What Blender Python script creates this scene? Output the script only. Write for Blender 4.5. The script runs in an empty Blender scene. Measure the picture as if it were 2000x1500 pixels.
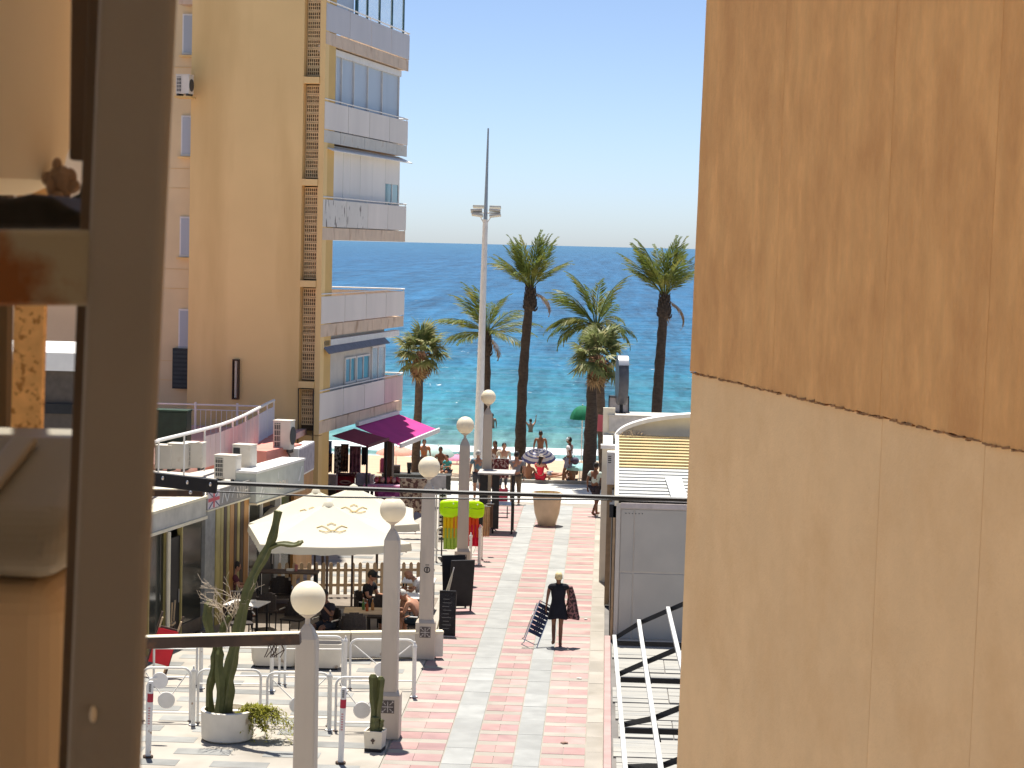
import bpy, bmesh, math, random
from mathutils import Vector, Matrix, Euler, noise
random.seed(7)
SC = bpy.context.scene
COL = SC.collection
PI = math.pi
def rad(a): return math.radians(a)

# ------------------------------------------------------------------ camera
FPX = 4170.0; H = 9.0
YAW, PITCH, ROLL = rad(2.47), rad(-3.74), rad(1.35)
CR = Matrix.Rotation(YAW, 3, 'Z') @ Matrix.Rotation(PI/2 + PITCH, 3, 'X') @ Matrix.Rotation(ROLL, 3, 'Z')
EYE = Vector((0, 0, H))
cd = bpy.data.cameras.new('camera'); cam = bpy.data.objects.new('camera', cd); COL.objects.link(cam)
cam.matrix_world = Matrix.Translation(EYE) @ CR.to_4x4()
cd.sensor_width = 36; cd.lens = 36*FPX/2000; cd.clip_start = 0.1; cd.clip_end = 120000
cd.dof.use_dof = True; cd.dof.focus_distance = 50; cd.dof.aperture_fstop = 26
SC.camera = cam
# ------------------------------------------------------------------ sky, sun, exposure
SUN_EL = rad(74); SUN_AZ = rad(-12)          # azimuth from +Y (out to sea), negative to the left
W = bpy.data.worlds.new('World'); SC.world = W; W.use_nodes = True
wn = W.node_tree.nodes; wl = W.node_tree.links
bg = wn['Background']; sky = wn.new('ShaderNodeTexSky'); sky.sky_type = 'NISHITA'; sky.sun_disc = False
sky.sun_elevation = SUN_EL; sky.sun_rotation = SUN_AZ
sky.air_density = 0.48; sky.dust_density = 0.65; sky.ozone_density = 2.2; sky.altitude = 0
wl.new(sky.outputs[0], bg.inputs[0]); bg.inputs[1].default_value = 0.055
sl = bpy.data.lights.new('sun', 'SUN'); so = bpy.data.objects.new('sun', sl); COL.objects.link(so)
sl.energy = 2.85; sl.angle = rad(0.53); sl.color = (1.0, 0.95, 0.87)
sd = Vector((math.sin(SUN_AZ)*math.cos(SUN_EL), math.cos(SUN_AZ)*math.cos(SUN_EL), math.sin(SUN_EL)))
so.rotation_euler = sd.to_track_quat('Z', 'Y').to_euler(); so.location = (0, 40, 60)
vs = SC.view_settings; SC.display_settings.display_device = 'sRGB'
vs.view_transform = 'Standard'; vs.look = 'None'; vs.exposure = 1.64; vs.gamma = 1.0; vs.use_curve_mapping = False
SC.cycles.max_bounces = 8; SC.cycles.diffuse_bounces = 5; SC.cycles.use_denoising = True
SC.cycles.transparent_max_bounces = 12

# ------------------------------------------------------------------ pixel of the photo -> place in the world
def ray(px, py): return CR @ Vector(((px-1000)/FPX, -(py-750)/FPX, -1))
def gz(px, py, z=0.0):
    d = ray(px, py); return EYE + d*((z-H)/d.z)
def gy(px, py, Y):
    d = ray(px, py); return EYE + d*(Y/d.y)

# ------------------------------------------------------------------ materials
def mat(name, col, rough=.6, var=.12, scale=3.0, bump=0.0, bscale=30, metal=0.0, spec=.3, stretch=(1,1,1),
        col2=None, c2lo=.5, c2hi=.65, c2scale=4, trans=0.0, alpha=1.0, c2stretch=None, transmission=0.0, rv=0.0, det=4):
    m = bpy.data.materials.new(name); m.use_nodes = True
    n = m.node_tree.nodes; l = m.node_tree.links; b = n['Principled BSDF']
    b.inputs['Roughness'].default_value = rough; b.inputs['Metallic'].default_value = metal
    b.inputs['Specular IOR Level'].default_value = spec
    tc = n.new('ShaderNodeTexCoord'); oi = n.new('ShaderNodeObjectInfo')
    mul = n.new('ShaderNodeMath'); mul.operation = 'MULTIPLY'; mul.inputs[1].default_value = 37.0
    l.new(oi.outputs['Random'], mul.inputs[0])
    add = n.new('ShaderNodeVectorMath'); add.operation = 'ADD'
    l.new(tc.outputs['Object'], add.inputs[0]); l.new(mul.outputs[0], add.inputs[1])
    def ns(sc, st, det=det):
        mp = n.new('ShaderNodeMapping'); mp.inputs['Scale'].default_value = st
        l.new(add.outputs[0], mp.inputs[0])
        t = n.new('ShaderNodeTexNoise'); t.inputs['Scale'].default_value = sc; t.inputs['Detail'].default_value = det
        if det > 6: t.inputs['Roughness'].default_value = .66
        l.new(mp.outputs[0], t.inputs['Vector']); return t
    t = ns(scale, stretch)
    mr = n.new('ShaderNodeMapRange'); mr.inputs[1].default_value = .3; mr.inputs[2].default_value = .7
    mr.inputs[3].default_value = 1-var; mr.inputs[4].default_value = 1+var
    l.new(t.outputs[0], mr.inputs[0])
    vm = n.new('ShaderNodeVectorMath'); vm.operation = 'SCALE'; vm.inputs[0].default_value = col[:3]
    if rv:
        rm = n.new('ShaderNodeMapRange'); rm.inputs[3].default_value = 1-rv; rm.inputs[4].default_value = 1+rv; l.new(oi.outputs['Random'], rm.inputs[0])
        pm_ = n.new('ShaderNodeMath'); pm_.operation = 'MULTIPLY'; l.new(mr.outputs[0], pm_.inputs[0]); l.new(rm.outputs[0], pm_.inputs[1]); l.new(pm_.outputs[0], vm.inputs['Scale'])
    else: l.new(mr.outputs[0], vm.inputs['Scale'])
    cout = vm.outputs[0]
    if col2:
        t2 = ns(c2scale, c2stretch or stretch, max(5, det))
        m2 = n.new('ShaderNodeMapRange'); m2.inputs[1].default_value = c2lo; m2.inputs[2].default_value = c2hi
        l.new(t2.outputs[0], m2.inputs[0])
        mx = n.new('ShaderNodeMix'); mx.data_type = 'RGBA'
        l.new(m2.outputs[0], mx.inputs[0]); l.new(cout, mx.inputs[6]); mx.inputs[7].default_value = (*col2, 1)
        cout = mx.outputs[2]
    l.new(cout, b.inputs['Base Color'])
    if bump > 0:
        tb = ns(bscale, stretch); bp = n.new('ShaderNodeBump'); bp.inputs['Strength'].default_value = bump
        bp.inputs['Distance'].default_value = .02
        l.new(tb.outputs[0], bp.inputs['Height']); l.new(bp.outputs[0], b.inputs['Normal'])
    if transmission: b.inputs['Transmission Weight'].default_value = transmission
    if alpha < 1: b.inputs['Alpha'].default_value = alpha
    if trans > 0:
        tl = n.new('ShaderNodeBsdfTranslucent'); ms = n.new('ShaderNodeMixShader'); ms.inputs[0].default_value = trans
        l.new(cout, tl.inputs[0]); l.new(b.outputs[0], ms.inputs[1]); l.new(tl.outputs[0], ms.inputs[2])
        l.new(ms.outputs[0], n['Material Output'].inputs[0])
    return m
_mc = {}
def plain(col, rough=.7, trans=0.0, var=.15, scale=6, metal=0.0):
    k = (tuple(col), rough, trans, var, metal)
    if k not in _mc: _mc[k] = mat('paint_%d' % len(_mc), col, rough, var, scale, trans=trans, metal=metal)
    return _mc[k]
def two(cola, colb, scale=14, lo=.45, hi=.52, rough=.8, trans=0.1):
    k = ('two', tuple(cola), tuple(colb), scale)
    if k not in _mc: _mc[k] = mat('print_%d' % len(_mc), cola, rough, .15, 5, col2=colb, c2lo=lo, c2hi=hi, c2scale=scale, trans=trans)
    return _mc[k]

M = {}
M['paver_white'] = mat('pale_paving', (.325,.295,.25), .8, .10, 1.3, .25, 40, col2=(.25,.225,.185), c2lo=.50, c2hi=.74, c2scale=.8, rv=.10)
M['paver_pink'] = mat('pink_paving', (.345,.212,.197), .8, .13, 2.2, .25, 40, col2=(.35,.235,.205), c2lo=.5, c2hi=.75, c2scale=1.1, rv=.13)
M['paver_pink2'] = mat('pale_pink_paving', (.36,.237,.215), .8, .13, 2.2, .25, 40, col2=(.39,.285,.25), c2lo=.5, c2hi=.75, c2scale=1.1, rv=.13)
M['paver_pink3'] = mat('dusty_pink_paving', (.325,.205,.196), .8, .13, 2.2, .25, 40, col2=(.32,.235,.205), c2lo=.45, c2hi=.7, c2scale=1.1, rv=.13)
M['paver_grey'] = mat('grey_paving', (.29,.293,.278), .8, .10, 2.5, .25, 40, col2=(.25,.252,.24), c2lo=.50, c2hi=.72, c2scale=1.5, rv=.10)
M['paver_dark'] = mat('blue_grey_paving', (.235,.235,.22), .8, .14, 2.5, .25, 40, rv=.18)
M['asphalt'] = mat('worn_asphalt', (.16,.15,.14), .9, .2, 1.2, .3, 50)
M['sand'] = mat('beach_sand', (.44,.33,.22), .95, .12, 1.2, .6, 8, col2=(.44,.32,.21), c2lo=.5, c2hi=.7, c2scale=.5)
M['stucco'] = mat('ochre_stucco', (.83,.585,.265), .9, .05, .35, .15, 25, col2=(.68,.45,.185), c2lo=.48, c2hi=.75, c2scale=.7, c2stretch=(1,1,.16))
M['stucco_dark'] = mat('ochre_reveal', (.68,.45,.17), .9, .07, .8, .15, 25)
M['claustra'] = mat('pierced_block', (.70,.53,.30), .9, .14, 4, .2, 25)
M['shadow_void'] = mat('dark_shadow_line', (.09,.065,.04), .95, .2, 4)
M['parapet'] = mat('fibre_sheet', (.74,.675,.61), .6, .06, 1.0, .05, 20, stretch=(1,1,.25))
M['parapet_blue'] = mat('blue_grey_sheet', (.57,.54,.54), .5, .06, 1.0, .05, 20, stretch=(1,1,.25))
M['parapet_rust'] = mat('rust_eaten_sheet', (.68,.64,.58), .6, .06, 1.0, .05, 20, col2=(.16,.12,.10), c2lo=.60, c2hi=.66, c2scale=5, c2stretch=(1,1,.35))
M['balcony_tile'] = mat('beige_tile', (.66,.50,.36), .6, .10, 2.0, .1, 20, col2=(.42,.27,.17), c2lo=.58, c2hi=.72, c2scale=2.2, c2stretch=(1,1,.5))
M['balcony_tile_pale'] = mat('pale_tile', (.60,.56,.49), .6, .08, 2.0, .1, 20, col2=(.45,.36,.25), c2lo=.62, c2hi=.75, c2scale=2)
M['white_metal'] = mat('white_painted_metal', (.74,.72,.68), .45, .05, 5)
M['white_worn'] = mat('worn_white_paint', (.74,.72,.67), .5, .08, 4, .05, 30, col2=(.30,.17,.09), c2lo=.66, c2hi=.72, c2scale=6)
M['shutter'] = mat('white_shutter', (.76,.73,.69), .6, .06, 1.0, stretch=(1,1,.2), col2=(.50,.42,.30), c2lo=.64, c2hi=.8, c2scale=1.2, c2stretch=(1,1,.15))
M['screen'] = mat('blue_grey_screen', (.42,.47,.53), .35, .05, 1.0, stretch=(1,1,.2))
M['glass_teal'] = mat('teal_glass', (.10,.26,.32), .06, .1, 1, spec=.8)
M['glass_blue'] = mat('blue_window_glass', (.16,.26,.32), .08, .3, 1.2, spec=.8)
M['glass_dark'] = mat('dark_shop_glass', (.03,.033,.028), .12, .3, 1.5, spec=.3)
M['glass_clear'] = mat('clear_glass', (.75,.9,.95), .03, .02, 1, spec=.5, alpha=.35)
M['lamp_post'] = mat('beige_lamp_paint', (.58,.49,.385), .55, .06, 3, .06, 30, col2=(.42,.36,.29), c2lo=.62, c2hi=.8, c2scale=2, stretch=(1,1,.3))
M['opal'] = mat('opal_globe', (.88,.80,.63), .3, .03, 3, spec=.4, trans=.3)
M['tile_dark'] = mat('glazed_tile', (.11,.09,.08), .4, .3, 12)
M['canvas'] = mat('cream_canvas', (.72,.67,.535), .8, .04, 1.2, .08, 60, trans=.28)
M['gold'] = mat('gold_print', (.55,.40,.14), .6, .1, 5)
M['magenta'] = mat('magenta_canvas', (.58,.05,.26), .8, .08, 2, .05, 60, trans=.18)
M['maroon'] = mat('maroon_canvas', (.24,.02,.045), .8, .08, 2, .05, 60, trans=.08)
M['wood_dark'] = mat('dark_wood', (.09,.06,.045), .6, .25, 3, stretch=(1,1,.2))
M['wood_fence'] = mat('raw_fence_wood', (.50,.37,.23), .8, .15, 4, stretch=(1,1,.2))
M['wood_orange'] = mat('varnished_wood', (.40,.20,.06), .5, .2, 4, stretch=(1,1,.15))
M['olive'] = mat('olive_frame', (.40,.33,.12), .5, .12, 3)
M['black'] = mat('black_paint', (.014,.014,.016), .5, .2, 6)
M['chalkboard'] = mat('chalkboard', (.018,.02,.024), .7, .4, 6, col2=(.10,.10,.10), c2lo=.62, c2hi=.68, c2scale=26, c2stretch=(1,1,3))
M['rattan'] = mat('dark_rattan', (.045,.035,.03), .6, .3, 30, .3, 60)
M['steel'] = mat('brushed_steel', (.55,.55,.55), .3, .05, 5, metal=.9)
M['ac'] = mat('aged_ac_casing', (.68,.63,.54), .5, .06, 3, col2=(.5,.42,.32), c2lo=.62, c2hi=.8, c2scale=3)
M['ac_dark'] = mat('ac_coil', (.05,.05,.05), .6, .3, 25)
M['pink_wall'] = mat('faded_pink_paint', (.66,.38,.33), .85, .12, 2, .1, 30, col2=(.60,.48,.44), c2lo=.5, c2hi=.7, c2scale=1.5)
M['salmon'] = mat('salmon_roof_paint', (.62,.24,.19), .85, .12, 2, .1, 30)
M['pink_sheet'] = mat('faded_pink_sheet', (.62,.47,.44), .7, .10, 2, stretch=(1,1,.2))
M['lilac_sheet'] = mat('pale_lilac_sheet', (.60,.57,.60), .7, .05, 2)
M['stone_fascia'] = mat('stone_fascia', (.52,.49,.42), .8, .14, 3, .1, 30)
M['cream_trim'] = mat('cream_trim', (.76,.68,.50), .7, .08, 3)
M['banner'] = mat('grey_banner', (.27,.25,.23), .6, .12, 5)
M['fascia_green'] = mat('pale_green_fascia', (.46,.48,.43), .6, .10, 2, col2=(.58,.60,.55), c2lo=.5, c2hi=.7, c2scale=1.5)
M['roof_white'] = mat('dusty_white_roof', (.46,.43,.38), .85, .14, 1.5, .1, 20, col2=(.42,.36,.30), c2lo=.58, c2hi=.75, c2scale=1.5)
M['kiosk_grey'] = mat('kiosk_panel', (.50,.46,.395), .6, .05, 1.5, col2=(.43,.405,.36), c2lo=.5, c2hi=.8, c2scale=.8)
M['kiosk_frame'] = mat('kiosk_frame', (.60,.54,.46), .6, .06, 2)
M['louvre_white'] = mat('white_louvre', (.52,.52,.49), .5, .05, 3)
M['louvre_yellow'] = mat('cream_louvre', (.62,.49,.26), .5, .07, 3)
M['cream'] = mat('cream_render', (.72,.66,.52), .8, .07, 2, .1, 20)
M['concrete'] = mat('sandy_concrete', (.60,.46,.32), .9, .10, 3, .35, 30)
M['planter'] = mat('white_planter', (.72,.66,.55), .8, .08, 3, .1, 25, col2=(.35,.24,.15), c2lo=.66, c2hi=.75, c2scale=3)
M['soil'] = mat('soil', (.06,.045,.03), .95, .3, 12, .5, 30)
M['cactus'] = mat('cactus_skin', (.105,.11,.036), .6, .25, 3, .2, 25, col2=(.16,.15,.06), c2lo=.55, c2hi=.75, c2scale=4)
M['leaf_light'] = mat('bright_shrub_leaf', (.33,.32,.045), .6, .35, 6, trans=.40)
M['leaf_palm'] = mat('palm_leaf', (.115,.15,.03), .5, .30, 1.8, trans=.40, col2=(.26,.235,.05), c2lo=.5, c2hi=.7, c2scale=1.4)
M['leaf_fan'] = mat('fan_palm_leaf', (.17,.20,.075), .5, .30, 1.8, trans=.36, col2=(.42,.38,.20), c2lo=.5, c2hi=.68, c2scale=2.4)
M['leaf_dead'] = mat('dead_palm_leaf', (.30,.20,.10), .8, .3, 3, trans=.2)
M['trunk'] = mat('palm_trunk', (.06,.045,.036), .9, .3, 6, .8, 18, stretch=(1,1,2.5))
M['trunk_fan'] = mat('fan_palm_trunk', (.10,.07,.05), .9, .3, 6, .8, 18, stretch=(1,1,2.5))
M['boot'] = mat('palm_boots', (.17,.09,.05), .9, .35, 9, .8, 14)
M['twig'] = mat('dry_twig', (.50,.41,.30), .8, .2, 5)
M['beam'] = mat('rusty_brown_beam', (.075,.045,.03), .55, .3, 3, col2=(.16,.07,.03), c2lo=.55, c2hi=.7, c2scale=5)
M['cable'] = mat('black_cable', (.012,.012,.014), .5, .1, 3)
M['frame_near'] = mat('brown_grey_frame_paint', (.29,.268,.228), .6, .06, 2.5, .03, 30, col2=(.25,.215,.172), c2lo=.52, c2hi=.85, c2scale=3.5)
M['frame_rust'] = mat('rust_stained_paint', (.31,.275,.185), .7, .15, 5, .05, 30, col2=(.22,.08,.018), c2lo=.45, c2hi=.58, c2scale=15)
M['plastic_beige'] = mat('beige_plastic', (.55,.42,.26), .5, .04, 3, .02, 40)
M['fabric_beige'] = mat('beige_cover_cloth', (.76,.66,.48), .8, .08, 2, .05, 40, stretch=(1,1,.2))
M['cork'] = mat('cork_granule_board', (.80,.50,.22), .9, .16, 60, .2, 90, col2=(.42,.22,.08), c2lo=.56, c2hi=.64, c2scale=170)
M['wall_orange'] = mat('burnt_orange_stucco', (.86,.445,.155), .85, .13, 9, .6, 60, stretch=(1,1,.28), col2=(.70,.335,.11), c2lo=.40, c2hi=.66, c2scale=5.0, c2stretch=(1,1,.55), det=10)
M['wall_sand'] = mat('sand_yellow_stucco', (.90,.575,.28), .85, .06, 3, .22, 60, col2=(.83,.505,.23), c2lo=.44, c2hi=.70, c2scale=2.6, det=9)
M['wall_edge'] = mat('crumbling_edge', (.30,.15,.06), .95, .4, 20, .5, 40)
M['deck_white'] = mat('pale_deck_paving', (.325,.314,.28), .8, .10, 2, .2, 30, stretch=(.4,2,1), col2=(.26,.26,.245), c2lo=.5, c2hi=.65, c2scale=3, c2stretch=(.3,3,1))
M['red_plastic'] = mat('red_plastic', (.62,.015,.03), .4, .08, 4)
M['teal_canvas'] = mat('pale_teal_canvas', (.50,.68,.66), .8, .06, 2, trans=.3)
M['skin_dark'] = mat('tanned_skin', (.20,.095,.055), .5, .08, 6)
M['skin_mid'] = mat('sunned_skin', (.42,.21,.13), .5, .08, 6)
M['skin_pale'] = mat('pale_skin', (.55,.32,.22), .5, .08, 6)
M['hair_dark'] = mat('dark_hair', (.02,.014,.01), .5, .3, 20)
M['hair_blond'] = mat('blond_hair', (.66,.52,.27), .5, .2, 25, .4, 60)
M['hair_grey'] = mat('grey_hair', (.42,.40,.37), .5, .2, 25)

# ------------------------------------------------------------------ mesh builder
class MB:
    def __init__(s): s.v = []; s.f = []
    def add(s, v, f):
        o = len(s.v); s.v += [Vector(p) for p in v]; s.f += [tuple(i+o for i in q) for q in f]; return s
    def bx(s, x0, x1, y0, y1, z0, z1):
        return s.add([(x0,y0,z0),(x1,y0,z0),(x1,y1,z0),(x0,y1,z0),(x0,y0,z1),(x1,y0,z1),(x1,y1,z1),(x0,y1,z1)],
                     [(0,3,2,1),(4,5,6,7),(0,1,5,4),(1,2,6,5),(2,3,7,6),(3,0,4,7)])
    def obox(s, c, sx, sy, sz, rot=None):
        m = rot if rot is not None else Matrix.Identity(3); c = Vector(c)
        p = [c + m @ Vector((a*sx/2, b*sy/2, d*sz/2)) for d in (-1,1) for (a,b) in ((-1,-1),(1,-1),(1,1),(-1,1))]
        return s.add(p, [(0,3,2,1),(4,5,6,7),(0,1,5,4),(1,2,6,5),(2,3,7,6),(3,0,4,7)])
    def bar(s, a, b, w, h, up=(0,0,1)):
        a = Vector(a); b = Vector(b); d = (b-a); L = d.length; d.normalize(); u = Vector(up)
        if abs(d.dot(u)) > .98: u = Vector((0,1,0))
        r = d.cross(u).normalized(); u = r.cross(d).normalized()
        m = Matrix((r, d, u)).transposed()
        return s.obox((a+b)/2, w, L, h, m)
    def tube(s, pts, r, n=8, cap=True):
        pts = [Vector(p) for p in pts]; k = len(pts); rr = r if isinstance(r, (list, tuple)) else [r]*k
        vs_ = []; prev = None
        for i, p in enumerate(pts):
            d = (pts[min(i+1,k-1)] - pts[max(i-1,0)])
            if d.length < 1e-9: d = Vector((0,0,1))
            d.normalize()
            if prev is None:
                u = Vector((0,0,1)) if abs(d.z) < .9 else Vector((1,0,0))
                u = (u - d*u.dot(d)).normalized()
            else:
                u = (prev - d*prev.dot(d))
                u = u.normalized() if u.length > 1e-6 else Vector((1,0,0))
            prev = u; w = d.cross(u)
            for j in range(n):
                a = 2*PI*j/n; vs_.append(p + (u*math.cos(a) + w*math.sin(a))*rr[i])
        fs = [(i*n+j, i*n+(j+1)%n, (i+1)*n+(j+1)%n, (i+1)*n+j) for i in range(k-1) for j in range(n)]
        if cap: fs += [tuple(reversed(range(n))), tuple(range((k-1)*n, k*n))]
        return s.add(vs_, fs)
    def lathe(s, prof, n=16, c=(0,0,0), sx=1, sy=1):
        k = len(prof); c = Vector(c)
        v = [c + Vector((r*math.cos(2*PI*j/n)*sx, r*math.sin(2*PI*j/n)*sy, z)) for r, z in prof for j in range(n)]
        f = [(i*n+j, i*n+(j+1)%n, (i+1)*n+(j+1)%n, (i+1)*n+j) for i in range(k-1) for j in range(n)]
        f += [tuple(reversed(range(n))), tuple(range((k-1)*n, k*n))]
        return s.add(v, f)
    def sphere(s, c, r, n=16, m=10, rot=None):
        r = (r,r,r) if not isinstance(r, (tuple, list)) else r; c = Vector(c)
        q = rot if rot is not None else Matrix.Identity(3)
        v = []
        for i in range(1, m):
            t = PI*i/m
            for j in range(n):
                p = 2*PI*j/n; v.append(c + q @ Vector((r[0]*math.sin(t)*math.cos(p), r[1]*math.sin(t)*math.sin(p), -r[2]*math.cos(t))))
        f = [(i*n+j, i*n+(j+1)%n, (i+1)*n+(j+1)%n, (i+1)*n+j) for i in range(m-2) for j in range(n)]
        b = len(v); v += [c + q @ Vector((0,0,-r[2])), c + q @ Vector((0,0,r[2]))]
        f += [(b, (j+1)%n, j) for j in range(n)] + [(b+1, (m-2)*n+j, (m-2)*n+(j+1)%n) for j in range(n)]
        return s.add(v, f)
    def prism(s, poly, d0, d1, axis='z'):
        n = len(poly)
        def P(a, b, d): return {'z': (a,b,d), 'y': (a,d,b), 'x': (d,a,b)}[axis]
        v = [P(a,b,d0) for a,b in poly] + [P(a,b,d1) for a,b in poly]
        return s.add(v, [tuple(reversed(range(n))), tuple(range(n,2*n))] + [(i,(i+1)%n,n+(i+1)%n,n+i) for i in range(n)])
    def slab(s, quad, t):
        q = [Vector(p) for p in quad]; nrm = (q[1]-q[0]).cross(q[3]-q[0]).normalized()*t
        return s.add(q + [p+nrm for p in q], [(3,2,1,0),(4,5,6,7),(0,1,5,4),(1,2,6,5),(2,3,7,6),(3,0,4,7)])
    def mesh(s, name, m, smooth=False, sharp=None):
        me = bpy.data.meshes.new(name); me.from_pydata(s.v, [], s.f)
        bm = bmesh.new(); bm.from_mesh(me); bmesh.ops.delete(bm, geom=[q for q in bm.verts if not q.link_faces], context='VERTS'); bmesh.ops.recalc_face_normals(bm, faces=bm.faces); bm.to_mesh(me); bm.free()
        if m: me.materials.append(m)
        if smooth:
            me.polygons.foreach_set('use_smooth', [True]*len(me.polygons))
            me.set_sharp_from_angle(angle=rad(sharp or 40))
        return me
    def build(s, name, m, parent=None, smooth=False, bevel=0, seg=2):
        return link(name, s.mesh(name, m, smooth), parent, bevel, seg)
def link(name, me, parent=None, bevel=0, seg=2):
    o = bpy.data.objects.new(name, me); COL.objects.link(o)
    if parent is not None: o.parent = parent
    if bevel:
        b = o.modifiers.new('bevel', 'BEVEL'); b.width = bevel; b.segments = seg; b.limit_method = 'ANGLE'
        b.use_clamp_overlap = True
    return o
def tag(o, label=None, cat=None, group=None, kind=None):
    if label: o['label'] = label
    if cat: o['category'] = cat
    if group: o['group'] = group
    if kind: o['kind'] = kind
    return o
def thing(name, label, cat, loc=(0,0,0), rz=0.0, group=None):
    o = bpy.data.objects.new(name, None); COL.objects.link(o); o.empty_display_size = .2
    o.location = loc; o.rotation_euler = (0,0,rz); return tag(o, label, cat, group)
def struct(name, mb, m, **k):
    return tag(mb.build(name, m, **k), kind='structure')
def kids(o): return [c for c in bpy.data.objects if c.parent == o]
def copy_tree(o, parent=None, _map=None):
    if _map is None:
        _map = {}
        for c in bpy.data.objects:
            if c.parent: _map.setdefault(c.parent.name, []).append(c)
    c = o.copy(); COL.objects.link(c)
    if parent is not None: c.parent = parent
    for ch in _map.get(o.name, []): copy_tree(ch, c, _map)
    return c
def dup(o, label, loc, rz=None, group=None):
    c = copy_tree(o); c.location = loc; c['label'] = label
    if rz is not None: c.rotation_euler = (0,0,rz)
    if group: c['group'] = group
    return c
def text(name, body, size, m, parent, M4, extrude=.004, align='CENTER', sx=1.0):
    cu = bpy.data.curves.new(name, 'FONT'); cu.body = body; cu.size = size; cu.extrude = extrude
    cu.align_x = align; cu.align_y = 'CENTER'; cu.materials.append(m)
    o = bpy.data.objects.new(name, cu); COL.objects.link(o); o.parent = parent
    o.matrix_local = M4 @ Matrix.Diagonal((sx,1,1,1)); return o
# ================================================================== SETTING
GX = -3.68
struct('ground', MB().bx(-220, 220, -60, 79.5, -1.0, -.05), M['asphalt'])
st = struct('street_paving', MB().bx(GX, .16, 0, 74.3, -.09, -.014), M['paver_white'])
lanes = [(-3.65,-2.665,'pink'), (-2.65,-2.125,'grey'), (-2.11,-1.425,'pink'), (-1.41,-.955,'grey'), (-.94,-.165,'pink'), (-.15,.15,'edge')]
rp = random.Random(3)
for (x0, x1, k) in lanes:
    w = x1-x0
    if k == 'pink':
        pm = [MB().bx(.004-w/2, w/2-.004, .004, .536, -.05, 0).mesh('pink_paver', M[q]) for q in ('paver_pink','paver_pink2','paver_pink3','paver_pink')]
        wm = MB().bx(.004-w/2, w/2-.004, .004, .296, -.05, 0).mesh('white_paver', M['paver_white'])
        hp = [MB().bx(.004-w/4, w/4-.004, .004, .536, -.05, 0).mesh('pink_paver', M[q]) for q in ('paver_pink','paver_pink2','paver_pink3')]
        y = 34.0; i = 0
        while y < 73.2:
            if y < 46:
                for dx in (-w/4, w/4):
                    o = link('pink_paver', rp.choice(hp), st); o.location = ((x0+x1)/2+dx, y, rp.uniform(-.003,.003))
            else:
                o = link('pink_paver', rp.choice(pm), st); o.location = ((x0+x1)/2, y, rp.uniform(-.003,.003))
            o = link('white_paver', wm, st); o.location = ((x0+x1)/2, y+.54, rp.uniform(-.003,.003))
            y += .84; i += 1
    else:
        gm = MB().bx(.004-w/2, w/2-.004, .004, 1.196, -.05, 0).mesh('grey_paver', M['paver_grey' if k == 'grey' else 'paver_white'])
        y = 34.0
        while y < 73.2:
            o = link('grey_paver' if k == 'grey' else 'edge_paver', gm, st); o.location = ((x0+x1)/2, y, rp.uniform(-.003,.003)); y += 1.2
pz = struct('plaza_paving', MB().bx(-30, GX-.004, 0, 74.3, -.09, 0), M['paver_white'])
gm = MB().bx(-.49, .49, 0, .42, -.02, .006).mesh('grey_slab', M['paver_dark'])
y = 35.6; r = 0
while y < 62:
    x = -4.5 - (r % 2)*.78 - .004*(y-36)
    while x > -12.5:
        o = link('grey_slab', gm, pz); o.location = (x, y, 0); x -= 1.56
    y += .84; r += 1
kb = struct('kerb', MB().bx(.164, .30, 10, 48.4, -.09, .13), M['paver_pink2'], bevel=.015)
m = MB().bx(-60, 60, 74.304, 80.4, -.5, .0)
pm = mat('wave_mosaic', (.66,.63,.56), .8, .08, 2, col2=(.36,.37,.37), c2lo=.50, c2hi=.54, c2scale=.55, c2stretch=(.55,2.2,1))
struct('promenade', m, pm)
struct('promenade_kerb', MB().bx(-60, 60, 80.404, 80.65, -.5, .12), M['paver_white'], bevel=.02)
# beach: sloping sand with footprints
bm_ = MB(); nx, ny = 90, 34; v = []; f = []
for j in range(ny+1):
    yy = 80.66 + (116-80.66)*j/ny
    for i in range(nx+1):
        xx = -46 + 92*i/nx
        t = (yy-80.66)/(104-80.66); z = -.25 - 1.25*max(0,t)**1.15 + .05*noise.noise(Vector((xx*.8, yy*.8, 0)))*(1 if t < .9 else .3)
        v.append((xx, yy, z))
for j in range(ny):
    for i in range(nx):
        a = j*(nx+1)+i; f.append((a, a+1, a+nx+2, a+nx+1))
bm_.add(v, f); struct('beach', bm_, M['sand'], smooth=True)
def beach_z(Y):
    t = max(0, (Y-80.66)/(104-80.66)); return -.25 - 1.25*t**1.15
# sea: one sheet out to the horizon, real swell near the shore
v = []; f = []; ys = [100.0]; st_ = .28
while ys[-1] < 60000: ys.append(ys[-1] + st_); st_ *= 1.0085 if ys[-1] < 420 else 1.12
nx = 150
for yy in ys:
    wd = max(70, yy*.75)
    for i in range(nx+1):
        u = (i/nx)*2-1; xx = wd*(.35*u + .65*u**3) if yy > 400 else wd*u
        amp = .16*min(1, (yy-100)/8)*max(0, 1-(yy-100)/330) if yy > 100 else 0
        z = 0
        if amp > 0:
            z = amp*(noise.noise(Vector((xx*.10, yy*.42, 1.3))) + .6*noise.noise(Vector((xx*.3, yy*1.0, 5))))
            br = math.exp(-((yy-108.5-1.2*noise.noise(Vector((xx*.07,0,9))))/.9)**2) + .6*math.exp(-((yy-118-2*noise.noise(Vector((xx*.05,3,9))))/1.4)**2)
            z += .30*br*(.6+.5*noise.noise(Vector((xx*.12,1,2))))
        v.append((xx, yy, -1.5 + z))
for j in range(len(ys)-1):
    for i in range(nx):
        a = j*(nx+1)+i; f.append((a, a+1, a+nx+2, a+nx+1))
sea = MB().add(v, f)
m = bpy.data.materials.new('sea_water'); m.use_nodes = True
n = m.node_tree.nodes; l = m.node_tree.links; b = n['Principled BSDF']
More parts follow.
